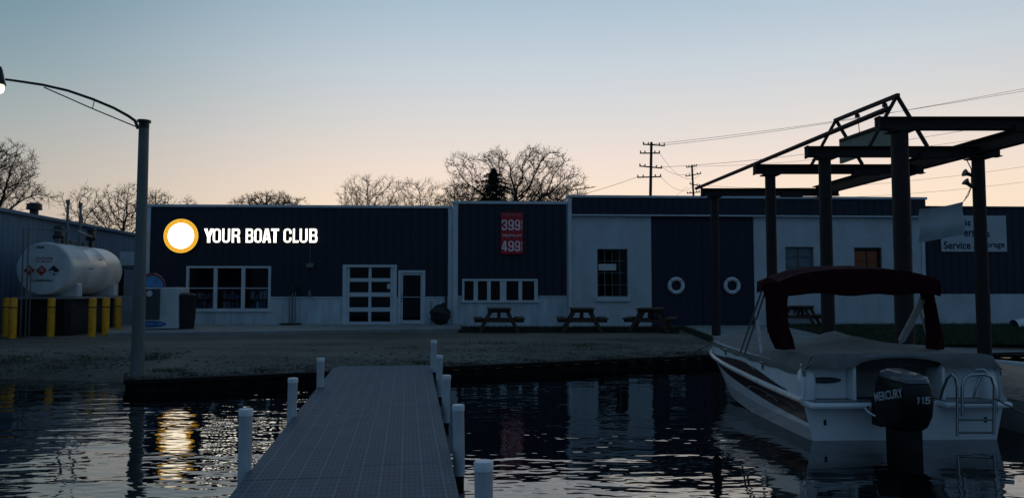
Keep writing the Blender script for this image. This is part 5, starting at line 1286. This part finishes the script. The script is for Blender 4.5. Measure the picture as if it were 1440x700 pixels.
# ------------------------------------------------------------------ utility poles and wires
def upole(px,pyt,D,lean,arms,label):
    T_=at(px,pyt,D); Bx=at(px+lean,pyt,D).x
    base=Vector((Bx,D,.5)); tp=Vector((T_.x,D,T_.z))
    t=thing('utility_pole',label,'utility pole',base,0,'utility poles behind the workshop')
    b=MB(); b.tube([base,tp],.2,12,r1=.14); b.build('pole',M['bark'],t,smooth=True)
    for py,x0,x1,yd in arms:
        a,c=at(x0,py-yd,D),at(x1,py+yd,D); b=MB(); b.bar(a,c,.1,.13)
        ar=b.build('crossarm',M['bark'],t)
        for f_ in (.03,.25,.75,.97):
            p=a.lerp(c,f_); b=MB(); b.lathe([(.04,.06),(.07,.10),(.07,.24),(.03,.28)],8,Matrix.Translation(p)); b.build('insulator',M['dark'],ar)
    return t
upole(916,200,80,-6,[(204,904,935,1),(215.5,900,928,0),(235,899,931,1.5),(249,896,930,-.5)],'tall utility pole with four crossarms left of the steel frame')
upole(973,232,110,7,[(234.5,965,980,-1),(246,964,986,-2),(260,970,984,1.5),(271,966,984,-1)],'shorter leaning utility pole close to the left steel column')
wires=[((905,204,80),(1800,64,38),.5,'upper'),((935,204,80),(1810,50,38),.6,'upper'),((930,235,80),(1810,96,38),.9,'middle'),((980,234,110),(1820,120,42),1.1,'middle'),
       ((930,249,80),(974,262,110),1.0,'low'),((928,216,80),(984,246,110),1.5,'low'),((931,235,80),(980,235,110),1.0,'low'),((896,249,80),(700,300,60),.3,'low'),((984,260,110),(1800,170,50),2.0,'low'),((984,271,110),(1800,200,50),2.0,'low'),((966,262,110),(896,290,70),.8,'low')]
wl=['power line from the top crossarm of the tall pole to the upper right','second power line from the top crossarm of the tall pole to the upper right','power line from the third crossarm of the tall pole to the right','power line from the top of the leaning pole to the right',
 'short power line between the lowest crossarms of the two poles','slack power line from the second crossarm of the tall pole to the leaning pole','power line between the third crossarm of the tall pole and the leaning pole','power line dropping left from the lowest crossarm of the tall pole','faint power line from the leaning pole to the far right, the higher one','faint power line from the leaning pole to the far right, the lower one','power line dropping left from the leaning pole behind the workshop roof']
for (a,c,sag,_),lab in zip(wires,wl):
    A_,B_=at(*a),at(*c); pts=[]
    for i in range(25):
        u=i/24; p=A_.lerp(B_,u); p.z-=sag*4*u*(1-u); pts.append(p)
    r=.022 if a[2]<100 or c[2]<60 else .02
    b=MB(); b.tube(pts,.019,4,cap=False,r1=.009 if c[2]<60 else .019); tag(b.build('power_line',M['dark']),lab,'power line','power lines across the sky')

# ------------------------------------------------------------------ trees
from mathutils import kdtree
def tree(lobes, D, label, seed, n_att=900, step=.32, kill=.42, tip=.014, twig=.75, ntw=3, rexp=2.35, buds=.3, rmax=.34, name='bare_tree', group='bare trees behind the buildings', fork=.22, bm=None):
    """lobes = crown lobes (centre column,row, radii) seen at distance D; the branches grow to fill them"""
    rnd=random.Random(seed); k=D/FPX
    E=[]
    for cx,cy,rx,ry in lobes:
        c=at(cx,cy,D); E.append((Vector((c.x,D,c.z)),rx*k,ry*k))
    att=[]; vol=[e[1]**2*e[2] for e in E]; 
    while len(att)<n_att:
        c,rx,rz=rnd.choices(E,vol)[0]
        v=Vector((rnd.gauss(0,1),rnd.gauss(0,1),rnd.gauss(0,1))).normalized()*(rnd.random()**.42)
        p=c+Vector((v.x*rx,v.y*rx*.8,v.z*rz))
        if p.z>2.5: att.append(p)
    cxm=sum(e[0].x*v for e,v in zip(E,vol))/sum(vol); zlow=min(p.z for p in att); ztop=max(p.z for p in att)
    base=Vector((cxm,D,.5)); nodes=[base]; par=[-1]
    fz0=.5+(ztop-.5)*fork
    n0=max(2,int((fz0-.5)/step))
    for q in range(n0): nodes.append(nodes[-1]+Vector((rnd.gauss(0,.03),rnd.gauss(0,.03),step))); par.append(len(nodes)-2)
    kill0=kill
    for it in range(150):
        if not att: break
        kd=kdtree.KDTree(len(nodes))
        for q,p in enumerate(nodes): kd.insert(p,q)
        kd.balance(); pull={}; keep=[]
        for a in att:
            co,ix,dist=kd.find(a)
            if dist<kill0: continue
            keep.append(a); pull.setdefault(ix,Vector((0,0,0))); pull[ix]+=(a-co).normalized()
        att=keep
        if not pull: break
        for ix,v in pull.items():
            if v.length<1e-4: continue
            d=(v.normalized()+Vector((rnd.gauss(0,.22),rnd.gauss(0,.22),rnd.gauss(0,.18)))).normalized()
            if par[ix]>=0:
                pd=(nodes[ix]-nodes[par[ix]]).normalized(); d=(d+pd*.45).normalized()
            q_=nodes[ix]+d*step
            if kd.find(q_)[2]<step*.6: continue
            nodes.append(q_); par.append(ix)
        if len(nodes)>5200: break
    n=len(nodes); kidsn=[[] for _ in range(n)]
    for q in range(1,n): kidsn[par[q]].append(q)
    rad=[0]*n
    for q in range(n-1,-1,-1):
        rad[q]=tip if not kidsn[q] else sum(rad[c]**rexp for c in kidsn[q])**(1/rexp)
    sc=min(1,rmax/rad[0]); 
    rad=[max(tip,r*sc) for r in rad]
    t=thing(name,label,'tree',base,0,group); tk=MB(); cr=MB()
    # chains
    stack=[(0,None)]; done=set()
    def chain(q):
        ch=[q]
        while kidsn[ch[-1]]:
            m=max(kidsn[ch[-1]],key=lambda c:rad[c]); ch.append(m)
        return ch
    starts=[0]; 
    while starts:
        q=starts.pop(); ch=chain(q)
        for a_ in ch:
            m=max(kidsn[a_],key=lambda c:rad[c]) if kidsn[a_] else None
            starts += [c for c in kidsn[a_] if c!=m]
        full=([par[q]]+ch) if par[q]>=0 else ch
        if len(full)<2: continue
        pts=[nodes[a_] for a_ in full]; rr=[rad[a_] for a_ in full]
        if par[q]>=0: rr[0]=rr[1]
        ns=6 if rr[0]>.05 else (4 if rr[0]>.03 else 3)
        tgt=tk if q==0 else cr
        # variable radius tube
        vs=[];fs=[];ref=None;mlen=len(pts)
        for i_,p in enumerate(pts):
            d=(pts[min(i_+1,mlen-1)]-pts[max(i_-1,0)]).normalized()
            if ref is None: ref=d.orthogonal()
            ref=(ref-d*ref.dot(d)).normalized(); u=d.cross(ref)
            for k_ in range(ns):
                an=6.2832*k_/ns; vs.append(p+(ref*math.cos(an)+u*math.sin(an))*rr[i_])
        for i_ in range(mlen-1):
            for k_ in range(ns): k2=(k_+1)%ns; fs.append((i_*ns+k_,i_*ns+k2,(i_+1)*ns+k2,(i_+1)*ns+k_))
        tgt.add(vs,fs)
    # twigs on every thin node
    def rib(a,c,w):
        d=(c-a).normalized(); o=d.cross(Vector((rnd.gauss(0,1),rnd.gauss(0,1),rnd.gauss(0,1)))).normalized()*w; o2=d.cross(o).normalized()*w
        cr.add([a+o,a-o*.5+o2,a-o*.5-o2,c],[(0,1,3),(1,2,3),(2,0,3)])
    for q in range(n):
        if rad[q]>tip*3.2 or nodes[q].z<fz0: continue
        pd=(nodes[q]-nodes[par[q]]).normalized()
        for _ in range(ntw if not kidsn[q] else max(1,ntw-2)):
            d=(pd*.8+Vector((rnd.gauss(0,.6),rnd.gauss(0,.6),rnd.gauss(.25,.45)))).normalized(); L_=twig*rnd.uniform(.35,1.1)
            m=nodes[q]+d*L_*.5; e=m+(d+Vector((rnd.gauss(0,.3),rnd.gauss(0,.3),rnd.gauss(.15,.25)))).normalized()*L_*.5
            rib(nodes[q],m,tip*.8); rib(m,e,tip*.6)
            for _k in range(2):
                d2=(d+Vector((rnd.gauss(0,.6),rnd.gauss(0,.6),rnd.gauss(.2,.4)))).normalized(); rib(m if _k else nodes[q].lerp(m,.5),m+d2*L_*.4,tip*.55)
            if rnd.random()<buds:
                for p in (e,m):
                    s_=D*.00065*rnd.uniform(.5,1.3); a=Vector((rnd.gauss(0,1),rnd.gauss(0,1),rnd.gauss(0,1))).normalized()*s_; c_=Vector((rnd.gauss(0,1),rnd.gauss(0,1),rnd.gauss(0,1))).normalized()*s_
                    cr.add([p-a,p+a,p+c_*1.6],[(0,1,2)])
    tk.build('trunk',M['bark'],t,smooth=True); cr.build('crown',bm or M['twig'],t)
tree([(652,240,24,24),(660,268,36,26),(697,228,28,20),(722,250,34,26),(750,226,26,21),(776,234,26,24),(798,258,26,24),(735,276,66,28),(814,274,14,12)],60,'big bare spreading tree rising behind the office roof',14,2300,.29,.36,.0145,.70,6,buds=.9,rmax=.50,rexp=1.98,fork=.33)
tree([(-40,250,70,50),(14,222,34,22),(36,244,24,18),(8,262,44,24),(50,278,26,12),(-60,300,80,40)],38,'large bare tree cut off by the left picture edge',23,2400,.20,.24,.0105,.5,6,buds=1,rmax=.3,rexp=2.1,fork=.2)
tree([(98,286,18,18),(120,276,20,14),(136,294,14,16),(112,304,26,18)],55,'small open bare tree above the tank vent pipes',31,500,.26,.36,.014,.6,4,buds=.3,rmax=.14,fork=.3)
tree([(160,284,22,22),(186,276,24,18),(205,296,26,26),(150,310,34,26),(178,310,46,30)],52,'dense budding tree directly behind the street lamp',42,1500,.22,.28,.013,.5,4,buds=.9,rmax=.2,fork=.2)
tree([(222,290,22,22),(236,282,7,8)],60,'small budding tree just right of the street lamp pole',45,420,.22,.28,.014,.45,4,buds=.9,rmax=.14,fork=.3)
tree([(263,286,12,10),(266,296,15,14)],70,'tiny bare treetop above the lit round logo',51,200,.26,.34,.014,.5,4,buds=.8,rmax=.12,fork=.4)
tree([(377,292,50,20),(380,284,30,14),(400,296,36,20),(350,296,28,18)],70,'low rounded dense treetop above the lit lettering',63,1300,.26,.30,.018,.5,5,buds=.9,rmax=.2,fork=.4)
tree([(494,272,20,20),(520,264,24,16),(546,268,20,18),(516,294,46,28)],62,'pale thin bare tree above the garage door',74,1100,.30,.40,.013,.8,6,buds=.25,rmax=.18,fork=.35,rexp=2.2)
tree([(574,268,20,18),(600,264,20,14),(620,278,14,18),(592,296,44,28)],66,'pale thin bare tree left of the big spreading tree',85,1000,.32,.42,.013,.8,6,buds=.25,rmax=.18,fork=.35,rexp=2.2)
tree([(648,278,26,18),(640,292,30,20)],72,'fine twigged small tree overlapping the left side of the big tree',88,900,.26,.34,.013,.6,6,buds=.4,rmax=.14,fork=.35)
tree([(776,280,34,20),(770,292,40,22)],72,'fine twigged small tree overlapping the right side of the big tree',96,1000,.26,.32,.013,.55,6,buds=.6,rmax=.14,fork=.35)
# conifer
def conifer(px,pyt,D,wpx,label):
    T_=at(px,pyt,D); base=Vector((T_.x,D,.5)); H=T_.z-.5; t=thing('conifer_tree',label,'tree',base,0)
    b=MB(); b.tube([base,base+Vector((0,0,H))],.16,8,r1=.02); b.build('trunk',M['bark'],t,smooth=True)
    rnd=random.Random(9); b=MB(); Wd=wpx/FPX*D/2
    for _ in range(760):
        u=rnd.random()**1.6; z=H*(1-u*.95); a=rnd.random()*6.283; rad=Wd*(u**.75)*rnd.uniform(.25,1.0)*(1+.5*math.sin(a*3+z*2.2))
        tip=base+Vector((math.cos(a)*rad,math.sin(a)*rad,z-rad*.15)); st=base+Vector((0,0,z+.1)); b.tube([st,tip],.03,3,cap=False,r1=.01)
        for k in range(16):
            p=st.lerp(tip,.25+.75*rnd.random()); d=Vector((rnd.gauss(0,1),rnd.gauss(0,1),rnd.gauss(0,.6))).normalized()*rnd.uniform(.1,.26); e=Vector((rnd.gauss(0,1),rnd.gauss(0,1),rnd.gauss(0,1))).normalized()*.06
            b.add([p-e,p+e,p+d],[(0,1,2)])
    b.build('crown',M['needle'],t)
conifer(694,240,58,300,'dark conifer standing in front of the big bare tree')
